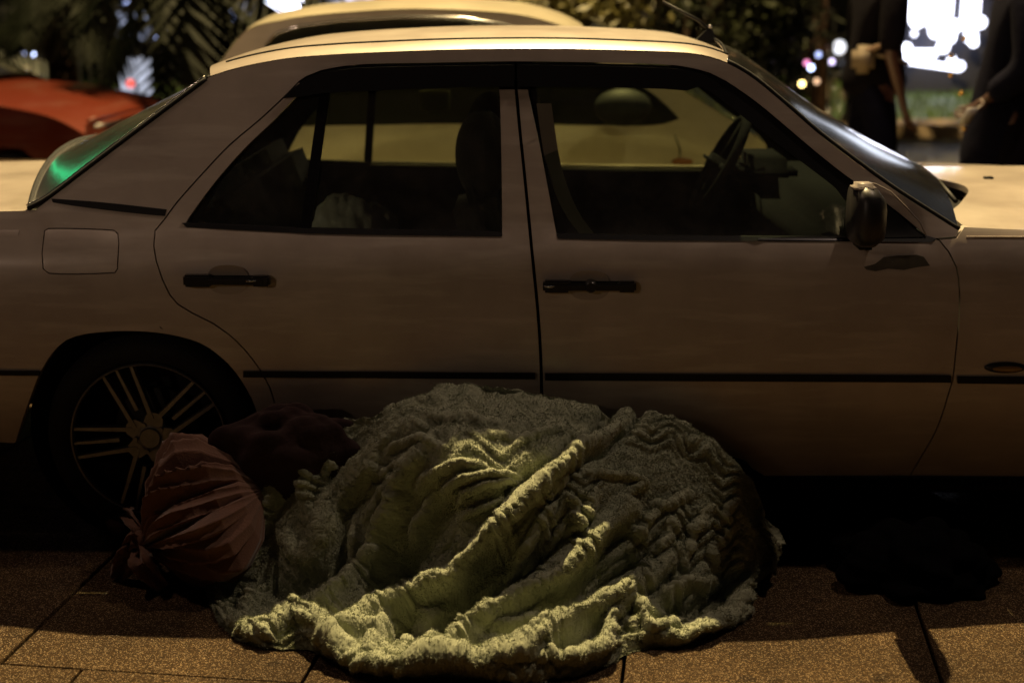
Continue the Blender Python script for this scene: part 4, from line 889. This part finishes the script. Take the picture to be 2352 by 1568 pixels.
# ================================================================== trees, hedge, fence
def leaves(N, c, r_, size, seed, clump=26, droop=.2):
    rs = np.random.default_rng(seed); cc = rs.normal(size=(clump, 3)); cc /= np.linalg.norm(cc, axis=1, keepdims=True); cc *= rs.uniform(.35, 1, (clump, 1))**.6
    k = rs.integers(0, clump, N); p = cc[k]+rs.normal(size=(N, 3))*.20; p = np.array(c)+p*np.array(r_)
    d = rs.normal(size=(N, 3)); d[:, 2] -= droop; d /= np.linalg.norm(d, axis=1, keepdims=True); s_ = np.cross(d, rs.normal(size=(N, 3))); s_ /= np.linalg.norm(s_, axis=1, keepdims=True)
    L = rs.uniform(.6, 1.3, (N, 1))*size; p[:, 2] = np.maximum(p[:, 2], .03)
    v = np.stack([p, p+d*L*.5+s_*L*.22, p+d*L, p+d*L*.5-s_*L*.22], 1).reshape(-1, 3); return v, [(4*i, 4*i+1, 4*i+2, 4*i+3) for i in range(N)]
LEAF = mat('leaf_green', (.030, .036, .010), .55, noise=.55, nscale=3, spec=.4)
LEAFY = mat('leaf_yellow_green', (.10, .085, .014), .5, noise=.5, nscale=3)
LEAFD = mat('leaf_dark', (.008, .010, .004), .7, noise=.5, nscale=3, spec=.15)
BARK = mat('bark', (.035, .022, .015), .9, spec=.1, noise=.5, nscale=20, bump=.8, bscale=30)
def tree(name, label, c, r_, N, size, m, seed, h, group='trees and shrubs beyond the cars', cat='tree'):
    root = empty(name, (c[0], c[1], 0), label, cat, group); rs = random.Random(seed); mb = MB()
    mb.tube([(c[0], c[1], 0), (c[0]+.03, c[1], h*.4), (c[0]-.03, c[1], h*.8), (c[0], c[1], h)], [.09, .075, .06, .03], 10)
    for k in range(7):
        a = rs.uniform(0, 6.28); z = h*rs.uniform(.35, .8); e = Vector((c[0]+r_[0]*.8*math.cos(a), c[1]+r_[1]*.8*math.sin(a), c[2]+r_[2]*rs.uniform(-.2, .8)))
        mb.tube([(c[0], c[1], z), Vector((c[0], c[1], z)).lerp(e, .5)+Vector((0, 0, .1)), e], [.04, .025, .01], 6)
    mb.build('trunk', BARK, root); v, f = leaves(N, c, r_, size, seed); new_obj('crown', v, f, m, root, smooth=False)
def at(x, d): return (x-1233)/F*d        # sideways place of a picture column at distance d
tree('shrub', 'yellow green shrub catching the lamp light just right of the hatchback roof', (at(1350, 11), 6.9, 1.45), (.55, .6, .65), 7000, .10, LEAFY, 31, 1.3, cat='shrub')
tree('shrub', 'broad olive shrub behind the aerial of the saloon', (at(1560, 12.5), 8.2, 1.45), (.75, .7, .95), 10000, .085, LEAF, 32, 1.4, cat='shrub')
tree('shrub', 'dark green shrub against the railing left of the standing person', (at(1690, 13), 8.8, 1.35), (.62, .6, .95), 10000, .08, LEAFD, 33, 1.3, cat='shrub')
tree('shrub', 'low grey green shrub between the yellow and the olive shrub', (at(1450, 16), 12.5, 1.3), (.8, .7, .9), 7000, .09, LEAF, 34, 1.3, cat='shrub')
def palm(label, x, y, h, n, seed, L=1.3, m=LEAFD, lit=0):
    root = empty('palm', (x, y, 0), label, 'palm tree', 'trees and shrubs beyond the cars'); rs = random.Random(seed)
    MB().tube([(x, y, 0), (x+.03, y, h*.5), (x-.02, y, h)], [.15, .13, .12], 12).build('trunk', BARK, root)
    v = []; f = []
    for k in range(n):
        a = 6.283*k/n+rs.uniform(-.2, .2); el = rs.uniform(-.5, 1.1); p = Vector((x, y, h+rs.uniform(-.35, .1))); d = Vector((math.cos(a)*math.cos(el), math.sin(a)*math.cos(el), math.sin(el))); st = L/14
        for i in range(14):
            d = (d+Vector((0, 0, -.11))).normalized(); q = p+d*st; s_ = d.cross(Vector((0, 0, 1))).normalized()
            for sg_ in (-1, 1):
                ll = .34*math.sin(math.pi*(i+2)/17); tip = q+s_*sg_*ll*.8+d*ll*.5+Vector((0, 0, -.25*ll)); k0_ = len(v)
                v += [p, q, tip]; f.append((k0_, k0_+1, k0_+2))
            v += [p+s_*.008, p-s_*.008, q-s_*.006, q+s_*.006]; kk = len(v); f.append((kk-4, kk-3, kk-2, kk-1)); p = q
    new_obj('crown', v, f, m, root, smooth=False)
palm('dark shaggy palm nearest the rear pillar of the saloon', at(452, 11), 7.0, 1.9, 34, 41, 1.5)
palm('thin dark palm in front of the pale lit wall', at(140, 12.5), 8.5, 1.9, 22, 42, .95)
palm('tall palm above the grey estate car', at(130, 16), 12.2, 3.0, 26, 43, 1.7)
# low pale trunk standing right of the shrubs
tr = empty('tree', (at(1866, 13.5), 9.4, 0), 'bare brown tree trunk between the shrubs and the person with the shoulder strap', 'tree')
MB().tube([(at(1866, 13.5), 9.4, 0), (at(1864, 13.5), 9.4, 1.6), (at(1868, 13.5), 9.4, 3.4)], [.085, .065, .06], 12).build('trunk', mat('pale_bark', (.26, .16, .12), .9, noise=.4, nscale=15, bump=.6), tr)
v, f = leaves(1500, (at(1866, 13.5), 9.4, 4.2), (1.1, 1.0, .9), .2, 77); new_obj('crown', v, f, LEAF, tr, smooth=False)
# iron railing
rl = empty('railing', (at(1500, 15.5), 11.4, 0), 'black iron railing of upright bars behind the shrubs', 'railing'); IRON = mat('black_iron', (.02, .02, .02), .5, metal=.5)
mb = MB(); x0, x1 = at(1200, 15.5), at(1900, 15.5)
k = 0; x = x0
while x < x1: mb.box((x, 11.4, .75), (.022, .022, 1.4)); x += .11
mb.build('bars', IRON, rl, smooth=False); MB().box(((x0+x1)/2, 11.4, 1.38), (x1-x0, .05, .04)).box(((x0+x1)/2, 11.4, .18), (x1-x0, .05, .04)).build('rail', IRON, rl, smooth=False)
rl2 = empty('railing', (at(250, 15.5), 11.4, 0), 'black iron railing of upright bars behind the palms at the left', 'railing')
mb = MB(); x0, x1 = at(-60, 15.5), at(500, 15.5); x = x0
while x < x1: mb.box((x, 11.4, .75), (.022, .022, 1.4)); x += .11
mb.build('bars', IRON, rl2, smooth=False); MB().box(((x0+x1)/2, 11.4, 1.38), (x1-x0, .05, .04)).box(((x0+x1)/2, 11.4, .18), (x1-x0, .05, .04)).build('rail', IRON, rl2, smooth=False)
# ================================================================== lit shopfronts and lamps far behind
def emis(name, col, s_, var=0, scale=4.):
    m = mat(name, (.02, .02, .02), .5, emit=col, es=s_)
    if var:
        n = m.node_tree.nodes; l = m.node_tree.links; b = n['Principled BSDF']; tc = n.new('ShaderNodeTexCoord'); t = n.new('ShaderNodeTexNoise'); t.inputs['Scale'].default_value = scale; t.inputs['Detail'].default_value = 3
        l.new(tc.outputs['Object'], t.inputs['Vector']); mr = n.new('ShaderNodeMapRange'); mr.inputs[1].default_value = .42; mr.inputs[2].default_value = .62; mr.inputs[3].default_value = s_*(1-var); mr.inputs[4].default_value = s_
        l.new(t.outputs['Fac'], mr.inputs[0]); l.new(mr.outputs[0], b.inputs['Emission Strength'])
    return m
def Pd(x, y, Y): q = onY(x, y, Y); return (q[0], q[2])
bld = empty('shop_building', (0, 24, 0), 'dim shop building across the street with unlit upper wall', 'building')
MB().box((0, 26, 3.5), (70, 3, 7.4)).build('wall', mat('render_wall', (.10, .095, .09), .9, noise=.4, nscale=1.2), bld, smooth=False)
def lit(name, x0, y0, x1, y1, Y, m, parent, dep=.08):
    a, b = Pd(x0, y0, Y), Pd(x1, y1, Y); return MB().box(((a[0]+b[0])/2, Y+dep/2, (a[1]+b[1])/2), (abs(b[0]-a[0]), dep, abs(a[1]-b[1]))).build(name, m, parent, smooth=False)
WL = emis('white_light', (.80, .82, 1.0), 7.0); WL2 = emis('soft_light', (.62, .70, 1.0), 1.6, .8, 3.5); WL3 = emis('pale_light', (.85, .85, 1.0), .55, .85, 3.5); PK = emis('pink_light', (1.0, .35, .8), 5)
kx = Pd(2160, 60, 17.6)[0]
ks = empty('kiosk', (kx, 18, 0), 'brightly lit white kiosk glowing between the two standing people', 'kiosk')
fr = MB()
a, b = Pd(2050, -80, 17.8), Pd(2275, 140, 17.8)
fr.box(((a[0]+b[0])/2, 18.4, 1.4), (b[0]-a[0]+.1, 1.0, 2.9)); fr.build('housing', mat('kiosk_body', (.012, .012, .020), .8), ks, smooth=False)
def cluster(name, pts, m_):
    mb_ = MB()
    for x, y, r_ in pts: q = onY(x, y, 17.6); mb_.ell((q[0], 17.6, q[2]), (r_*.0067, .05, r_*.0067), 14, 10)
    return mb_.build(name, m_, ks)
lit('lit_window', 2072, -60, 2118, 34, 17.75, WL, ks); lit('lit_window', 2140, -60, 2184, 62, 17.75, WL, ks); lit('lit_window', 2220, -60, 2246, 66, 17.75, WL, ks); lit('lit_counter', 2074, 116, 2150, 132, 17.75, WL, ks)
for x_, y_, r_ in [(2106, 48, 15), (2080, 36, 13), (2150, 72, 15), (2178, 84, 16), (2196, 60, 12), (2230, 84, 14), (2252, 52, 12), (2236, 98, 9), (2082, 112, 11), (2166, 108, 13), (2186, 140, 9), (2205, 152, 9), (2072, 138, 9), (2064, 80, 6), (2100, 78, 5)]: cluster('lamp_globe', [(x_, y_, r_)], WL)
lo = MB().tube([(Pd(2078, 140, 17.3)[0], 17.3, Pd(2078, 140, 17.3)[1]), (Pd(2205, 158, 17.3)[0], 17.3, Pd(2205, 158, 17.3)[1])], .035, 8).build('tube_light', WL, ks)
MB().ell((Pd(2135, 22, 17.6)[0], 17.6, Pd(2135, 22, 17.6)[1]), (.05, .04, .06)).ell((Pd(2240, 14, 17.6)[0], 17.6, Pd(2240, 14, 17.6)[1]), (.05, .04, .06)).ell((Pd(2070, 136, 17.6)[0], 17.6, Pd(2070, 136, 17.6)[1]), (.05, .04, .04)).build('pink_lamp', PK, ks)
for i, (x0, y0, x1, y1, m_, lb) in enumerate([(606, -40, 692, 26, WL, 'large white lit sign above the hatchback roof'), (545, -30, 590, 40, WL3, 'narrow pale lit window left of the large white sign'), (738, -30, 860, 8, WL2, 'dim blue lit strip right of the large white sign'), (262, 20, 345, 90, WL2, 'blurred blue lit window behind the thin palm')]):
    e_ = empty('lit_sign', (Pd((x0+x1)/2, 0, 19)[0], 19, 0), lb, 'lit sign'); lit('face', x0, y0, x1, y1, 19, m_, e_)
    a, b = Pd(x0-4, y0-4, 19.1), Pd(x1+4, y1+4, 19.1); MB().box(((a[0]+b[0])/2, 19.22, (a[1]+b[1])/2), (b[0]-a[0], .2, a[1]-b[1])).build('sign_box', IRON, e_, smooth=False)
    MB().box(((a[0]+b[0])/2, 19.25, b[1]/2), (.08, .08, max(.1, b[1]))).build('post', IRON, e_, smooth=False)
# pale board fence with the white light on it put in as glow, seen between the palms
wf = empty('board_fence', (at(310, 14.4), 10.3, 0), 'pale board fence panel with light put in as glow between the palms left of the rear pillar', 'fence')
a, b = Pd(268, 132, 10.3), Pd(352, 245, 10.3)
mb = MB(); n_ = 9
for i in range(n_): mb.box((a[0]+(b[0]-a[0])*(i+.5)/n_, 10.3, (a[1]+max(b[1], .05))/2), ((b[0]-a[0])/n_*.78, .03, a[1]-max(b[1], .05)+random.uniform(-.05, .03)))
mb.build('boards', emis('glowing_board', (.70, .76, .95), .95, .7, 6.), wf, smooth=False)  # boards emit to imitate the white light falling on them
def bulb(x, y, Y, r_, m, lab, sq=(1, 1, 1)):
    q = onY(x, y, Y); o = empty('lamp', (q[0], Y, q[2]), lab, 'lamp', 'small lamps in the distance')
    MB().ell((q[0], Y, q[2]), (r_*sq[0], r_, r_*sq[2]), 12, 8).build('bulb', m, o); MB().tube([(q[0], Y+.02, q[2]), (q[0], Y+.2, q[2]+.02), (q[0], Y+.2, 0)], .012, 6).build('stem', IRON, o)
BW = emis('blue_white_bulb', (.55, .65, 1.0), 7); BWd = emis('faint_blue_bulb', (.45, .55, 1.0), 2.2); YB = emis('warm_bulb', (1, .72, .25), 9); RD = emis('red_bulb', (1, .08, .05), 1.6)
for x, y, Y, r_, m_, lab in [(370, 72, 11, .035, BWd, 'upper of two stacked blue lamps before the dark shaggy palm'), (363, 90, 11, .028, BWd, 'lower of two stacked blue lamps before the dark shaggy palm'), (535, 25, 13, .025, BWd, 'upper blue lamp by the roof corner of the hatchback'), (533, 42, 13, .025, BWd, 'lower blue lamp by the roof corner of the hatchback'), (290, 6, 13, .03, BWd, 'small blue lamp at the top left of the blurred window'), (340, 4, 13, .03, BWd, 'small blue lamp at the top right of the blurred window'), (79, 126, 9.5, .018, BW, 'white lamp glint low before the grey estate, the brighter of the pair'), (53, 124, 9.5, .018, BWd, 'faint blue lamp beside the white glint before the grey estate'), (300, 192, 9.9, .04, RD, 'red lamp low on the pale board fence')]:
    bulb(x, y, Y, r_, m_, lab)
# green neon sign that glances off the rear window
gs = empty('neon_sign', (-5.4, 7, 0), 'green neon tube on a bracket post out past the boot of the beige saloon', 'neon sign')
MB().tube([(-6.2, 7, 2.9), (-4.6, 7, 2.9)], .035, 8).build('tube', emis('green_neon', (.02, 1.0, .35), 4), gs); MB().tube([(-6.4, 7.1, 0), (-6.4, 7.1, 3.0), (-4.6, 7.12, 3.0)], .05, 8).build('post', IRON, gs)
ss = empty('reflection_sign', (9.3, 18.3, 0), 'long white lit sign added out of view above and right of the kiosk', 'lit sign'); MB().box((9.3, 18.3, 3.3), (4.0, .15, 1.1)).build('face', emis('cool_sign_light', (.80, .86, 1.0), 1.9), ss, smooth=False); MB().box((9.3, 18.6, 3.3), (4.2, .3, 1.3)).box((9.3, 18.7, 1.4), (.15, .15, 2.8)).build('sign_box', IRON, ss, smooth=False)  # unseen sign, added as a source for the windscreen reflection
# ================================================================== motorcycles
DM = mat('dark_metal', (.02, .02, .02), .35, metal=.5, spec=.3)
def motorcycle(T, label, lit_head):
    global XFORM
    XFORM = T; loc = T.translation; m = empty('motorcycle', tuple(loc), label, 'motorcycle')
    for x in (-.62, .66):
        t = MB().lathe([(.24, -.045), (.29, -.05), (.31, -.03), (.315, 0), (.31, .03), (.29, .05), (.24, .045)], (x, 0, .315), n=36).build('wheel', RUBBER, m)
        r_ = MB().lathe([(.235, -.03), (.245, -.03), (.245, .03), (.235, .03)], (x, 0, .315), n=36)
        for k_ in range(6): a = k_*math.pi/3; r_.tube([(x, 0, .315), (x+.24*math.cos(a), 0, .315+.24*math.sin(a))], .008, 6)
        r_.build('rim', CHROME, t)
    MB().tube([(.66, -.09, .315), (.50, -.09, .92)], .022, 8).tube([(.66, .09, .315), (.50, .09, .92)], .022, 8).build('fork', CHROME, m)
    MB().tube([(.34, -.36, 1.0), (.42, -.22, 1.03), (.48, 0, .98), (.42, .22, 1.03), (.34, .36, 1.0)], .013, 8).build('handlebar', DM, m)
    h = MB().lathe([(0, .07), (.06, .06), (.085, .02), (.088, -.03)], (.60, 0, .90), axis='Z', n=20)
    h = MB().ell((.60, 0, .90), (.08, .09, .09), 20, 12).build('headlight', DM, m); MB().ell((.645, 0, .90), (.045, .075, .075), 20, 12).build('lens', emis('bike_headlamp', (.9, .92, 1.0), 2) if lit_head else mat('clear_lens', (.05, .05, .05), .1, coat=1), h)
    for s_ in (-1, 1):
        MB().ell((.56, s_*.20, .84), (.030, .030, .026), 12, 8).build('indicator', mat('amber_lens2', (.5, .18, .02), .2, emit=(1, .35, .03), es=.12), m)
        mi = MB().tube([(.40, s_*.24, 1.03), (.38, s_*.32, 1.18)], .006, 6).build('mirror_stem', CHROME, m); MB().ell((.38, s_*.34, 1.22), (.010, .042, .026), 16, 10).build('mirror', DM, mi)
    MB().ell((.16, 0, .80), (.28, .14, .13), 20, 12).build('fuel_tank', mat('tank_red', (.05, .008, .008), .35), m)
    MB().box((-.30, 0, .80), (.62, .24, .09), bev=.04).build('saddle', BLACK, m)
    MB().box((.06, 0, .45), (.36, .24, .30), bev=.05).tube([(.45, 0, .85), (.30, 0, .3), (-.25, 0, .3), (-.2, 0, .72), (.45, 0, .85)], .022, 8).tube([(-.2, 0, .35), (-.62, .06, .315)], .03, 8).build('engine_frame', DM, m)
    MB().tube([(-.10, -.12, .28), (-.75, -.14, .36)], .035, 10).build('exhaust', DM, m)
    MB().box((-.66, 0, .70), (.22, .16, .06), bev=.02).build('rear_mudguard', BLACK, m); MB().box((-.78, 0, .70), (.04, .10, .05), bev=.01).build('tail_light', mat('tail_lens', (.3, .01, .01), .2, emit=(1, .05, .03), es=.4), m)
    XFORM = None; return m
motorcycle(Matrix.Translation((at(1850, 16.8), 12.9, .06)) @ Matrix.Rotation(R(-70), 4, 'Z'), 'motorcycle with its headlight lit on the grass behind the windscreen', True)
for x, y, m_, lab in [(1842, 193, YB, 'round yellow lamp just above the windscreen edge'), (1876, 187, emis('dim_amber_bulb', (1, .6, .35), 1.6), 'dim amber lamp right of the round yellow lamp'), (1863, 156, BW, 'white lamp in the cluster over the windscreen edge'), (1911, 142, emis('lilac_bulb', (.75, .65, 1), 3), 'lilac lamp touching the dark clothes of the standing person'), (1880, 126, BWd, 'faint blue lamp topping the cluster over the windscreen edge'), (1853, 145, emis('rose_bulb', (1, .3, .6), 2), 'rose lamp beside the white lamp of the cluster')]:
    bulb(x, y, 8.2, .024, m_, lab)
# ================================================================== people
SKIN = mat('skin', (.05, .018, .012), .5, noise=.15)
def skinmesh(name, joints, edges, m, parent, root=0, sub=2):
    me = bpy.data.meshes.new(name); me.from_pydata([tuple(p) for p, r_ in joints], edges, []); o = bpy.data.objects.new(name, me); C.objects.link(o)
    o.parent = parent
    if parent.type == 'EMPTY': o.matrix_parent_inverse = Matrix.Translation(-Vector(parent.location))
    md = o.modifiers.new('skin', 'SKIN'); md.use_smooth_shade = True; md.branch_smoothing = .6
    for i, (p, r_) in enumerate(joints):
        sv = me.skin_vertices[0].data[i]; sv.radius = r_ if hasattr(r_, '__len__') else (r_, r_); sv.use_root = (i == root)
    s_ = o.modifiers.new('sub', 'SUBSURF'); s_.levels = sub; s_.render_levels = sub; me.materials.append(m); return o
def person(loc, yaw, label, top, bottom, armR, armL, coat=False, h=1.16):
    """arm: three points elbow, wrist, in local metres; local +y is forward"""
    M = Matrix.Translation(loc) @ Matrix.Rotation(yaw, 4, 'Z') @ Matrix.Scale(h, 4); T = lambda *p: tuple(M @ Vector(p))
    root = empty('person', tuple(loc), label, 'person')
    sh = 1.42; J = []; E_ = []
    def j(p, r_): J.append((T(*p), tuple(q_*h for q_ in r_) if hasattr(r_, '__len__') else r_*h)); return len(J)-1
    pel = j((0, 0, .96), (.15, .11)); wa = j((0, 0, 1.12), (.13, .095)); ch = j((0, .01, 1.30), (.155, .11)); nk0 = j((0, 0, 1.46), (.065, .06)); nk = j((0, .01, 1.54), (.055, .055)); hd = j((0, .025, 1.63), (.075, .09)); tp_ = j((0, .01, 1.73), (.062, .075))
    E_ += [(pel, wa), (wa, ch), (ch, nk0), (nk0, nk), (nk, hd), (hd, tp_)]
    hands = []
    for s_, arm in ((1, armR), (-1, armL)):
        a = j((s_*.19, 0, 1.40), .048); b = j(arm[0], .034); c_ = j(arm[1], .026); E_ += [(ch, a), (a, b), (b, c_)]
        d = (Vector(arm[1])-Vector(arm[0])).normalized(); w0 = Vector(arm[1]); pm = w0+d*.07; pi = j(tuple(pm), (.034, .016)); E_.append((c_, pi))
        side_ = d.cross(Vector((0, 1, .2))).normalized(); inn = side_.cross(d).normalized()
        for q_, (of, ln_) in enumerate(((-.030, .062), (-.010, .074), (.010, .070), (.029, .054))):
            f0 = pm+side_*of+d*.025; f1 = f0+d*ln_*.5+inn*.008; f2 = f1+(d+inn*.9).normalized()*ln_*.5; i0 = j(tuple(f0), .0085); i1 = j(tuple(f1), .008); i2 = j(tuple(f2), .0065); E_ += [(pi, i0), (i0, i1), (i1, i2)]
        t0 = w0+d*.03-side_*.035; t1 = t0+(d*.7-side_*.7+inn*.4).normalized()*.04; i0 = j(tuple(t0), .010); i1 = j(tuple(t1), .009); E_ += [(c_, i0), (i0, i1)]
    for s_ in (1, -1):
        hp_ = j((s_*.095, 0, .90), .085); kn = j((s_*.11, .015, .50), .058); an = j((s_*.12, -.01, .09), .038); fo = j((s_*.13, .10, .03), .03); E_ += [(pel, hp_), (hp_, kn), (kn, an), (an, fo)]
    body = skinmesh('body', J, E_, SKIN, root)
    # clothes
    J = []; E_ = []; a00 = j((0, 0, .86 if not coat else .55), (.19, .155) if not coat else (.24, .20)); a0 = j((0, 0, .98), (.18, .145)); E_0 = (a00, a0); a1 = j((0, 0, 1.14), (.155, .115)); a2 = j((0, .01, 1.31), (.175, .13)); a3 = j((0, 0, 1.45), (.085, .08)); E_ = [E_0, (a0, a1), (a1, a2), (a2, a3)]
    for s_, arm in ((1, armR), (-1, armL)):
        b = j((s_*.195, 0, 1.40), .085); e_ = j(arm[0], .062 if not coat else .075); E_ += [(a2, b), (b, e_)]
        if coat: c_ = j(tuple(Vector(arm[0]).lerp(Vector(arm[1]), 1.0)), .055); E_.append((e_, c_))
    skinmesh('coat' if coat else 'shirt', J, E_, top, root)
    J = []; E_ = []; a0 = j((0, 0, 1.0), (.165, .13)); a1_ = j((0, 0, .90), (.185, .145)); E_.append((a0, a1_)); a0 = a1_
    for s_ in (1, -1):
        b = j((s_*.10, 0, .86), .105); c_ = j((s_*.115, .015, .50), .078); d_ = j((s_*.125, -.01, .10), .065); E_ += [(a0, b), (b, c_), (c_, d_)]
    skinmesh('trousers', J, E_, bottom, root)
    mb = MB()
    for s_ in (1, -1): mb.ell(T(s_*.13, .06, .045), (.055, .055, .045), 14, 10); mb.ell(T(s_*.13, .12, .04), (.05, .05, .04), 14, 10)
    mb.build('shoes', BLACK, root)
    mb = MB(); mb.ell(T(0, -.015, 1.70), (.088, .088, .085), 18, 12); mb.build('hair', mat('dark_hair', (.012, .010, .009), .6, bump=.6, bscale=120), root)
    mb = MB(); mb.ell(T(0, .118, 1.625), (.012, .012, .018), 10, 8); mb.build('nose', SKIN, body)
    mb = MB()
    for s_ in (1, -1): mb.ell(T(s_*.030, .098, 1.655), (.010, .010, .007), 10, 8)
    mb.build('eyes', mat('eye', (.05, .04, .04), .2), body); MB().ell(T(0, .104, 1.585), (.022, .008, .006), 10, 6).build('mouth', mat('lip', (.22, .08, .06), .5), body)
    mb = MB()
    for s_ in (1, -1): mb.ell(T(s_*.080, .01, 1.64), (.010, .018, .028), 10, 8)
    mb.build('ears', SKIN, body); return root, T
NAVY = mat('dark_navy_cloth', (.004, .004, .012), .9, spec=.06, noise=.3, bump=.3, bscale=30); CHAR = mat('charcoal_cloth', (.005, .004, .007), .9, spec=.06, noise=.3, bump=.3, bscale=30)
p1, T = person((at(1990, 8.6), 4.5, 0), R(-78), 'person in dark clothes with a tan shoulder strap and pale pouch, arm hanging', CHAR, NAVY, ((.235, -.03, 1.10), (.245, .05, .86)), ((-.235, .01, 1.10), (-.225, .06, .86)))
MB().tube([T(.05, .05, 1.46), T(.15, .07, 1.40), T(.21, .03, 1.25), T(.19, -.06, 1.14), T(.12, -.13, 1.10)], .016, 8).build('shoulder_strap', mat('tan_strap', (.22, .14, .10), .7), p1)
MB().box(T(.12, -.12, 1.07), (.13, .10, .16), rot=Matrix.Rotation(R(-12), 4, 'Z'), bev=.03).tube([T(.12, -.10, 1.10), T(.20, .0, 1.08), T(.12, .12, 1.05)], .012, 8).build('pouch', mat('pale_canvas', (.20, .155, .11), .8, noise=.3), p1)
p2, T = person((at(2300, 7.2), 3.1, 0), R(82), 'person in a long dark coat at the right edge, hand at the waist', NAVY, CHAR, ((.24, -.02, 1.12), (.20, .08, .92)), ((-.26, -.02, 1.10), (-.17, .12, .98)), coat=True)
for k_ in range(6): MB().ell(T(-.20+.01*k_, .24+.05*math.sin(k_*1.1), 1.22-.075*k_), (.012, .012, .012), 10, 8).build('brass_ring', mat('brass', (.7, .42, .12), .15, metal=1), p2)
ph = MB().box(T(-.19, .20, .90), (.06, .012, .11), rot=Matrix.Rotation(R(20), 4, 'Z') @ Matrix.Rotation(R(40), 4, 'X'), bev=.004).build('phone', mat('pale_plastic', (.45, .45, .50), .3)); tag(ph, 'pale phone held at the waist by the person in the long dark coat', 'phone')
# ================================================================== hung key lamp and added fill lamps (they carry the light of the scene)
WARM = (1.0, .74, .34)
def lantern(loc, d, label, power, col, name='key_or_added_lamp', post=None, cone=150, blend=.3):
    rad_ = .05 if power > 1000 else (.30 if power == FRONT_W else .10)
    root = empty(name, (loc[0], loc[1], 0) if post else tuple(loc), label, 'street lamp', 'sodium key lamp and added lamps')
    L = Vector(loc); MB().lathe([(0, .16), (.06, .15), (.16, .06), (.20, .0), (.17, -.005)], (L.x, L.y, L.z+.10), axis='Z', n=28).build('hood', IRON, root)
    MB().ell(L+Vector((0, 0, .11)), (.055, .055, .05), 16, 10).build('bulb', emis('sodium_bulb', (1, .62, .22), 30), root)
    if post: MB().tube([(post[0], post[1], 0), (post[0], post[1], L.z*.6), (post[0], post[1], L.z+.3), tuple(L+Vector((0, 0, .28)))], [.09, .07, .05, .035], 12).build('post', IRON, root)
    else: MB().tube([tuple(L+Vector((0, 0, .24))), tuple(L+Vector((0, 0, .8)))], .015, 6).tube([tuple(L+Vector((-9, 3, 1.6))), tuple(L+Vector((0, 0, .8))), tuple(L+Vector((10, 2, 1.6)))], .010, 6).build('span_wire', IRON, root)
    l = lamp('lamp_light', tuple(L+Vector((0, 0, .02))), power, col, rad_, target=tuple(L+Vector((d[0], d[1], -3))), cone=cone, blend=blend); l.parent = root; l.matrix_parent_inverse = Matrix.Translation(-Vector(root.location))
lantern(KEY_POS, (0, .37), 'warm lamp hung on a span wire above the gap between the saloon and the hatchback', KEY_W, WARM, cone=93, blend=.10)
lantern(FILL_L, (.9, -.9), 'added warm fill lamp on a post, out of view to the left', FILL_L_W, (1.0, .68, .50), post=(-4.8, -1.2))  # added fill light; its hood and post are unseen dressing
lantern(FILL_R, (-1.4, -1.2), 'added warm fill lamp on a post, out of view to the right', FILL_R_W, (1.0, .74, .55), post=(5.2, -1.6))  # second added fill light, standing out of view
lantern(Vector((5.5, 12.5, 5.0)), (-.8, .4), 'added warm lamp across the road right of the kiosk, out of view', 60, WARM, post=(6.6, 13.2))  # unseen lamp, added to light the kerb and grass
lantern(Vector((-6.0, 5.0, 5.2)), (.6, .8), 'added warm fill lamp above the orange car, out of view', 60, WARM, post=(-7.0, 4.0))  # extra unseen lamp, added as fill at the left
lantern(FRONT, (6, 9), 'added warm front fill lamp far behind the viewer, beyond the added wall', FRONT_W, (1.0, .72, .52), post=(-9.0, -13.0))  # added front light for the car side, out of view
bw = empty('light_blocking_wall', (0, -6.2, 0), 'unseen plastered wall with coping behind the viewer, added to cut off the front lamp', 'wall')  # unseen wall, added to keep the front lamp off the lower doors
MB().box((0, -6.2, 1.43), (26, .25, 2.86)).build('wall', mat('blocking_wall_plaster', (.10, .09, .08), .9, noise=.3, nscale=2, bump=.3), bw, smooth=False); MB().box((0, -6.2, 2.91), (26, .36, .10), bev=.01).build('coping', mat('blocking_wall_stone', (.16, .15, .14), .8), bw, smooth=False)  # wall and coping are parts of the added light-blocking wall
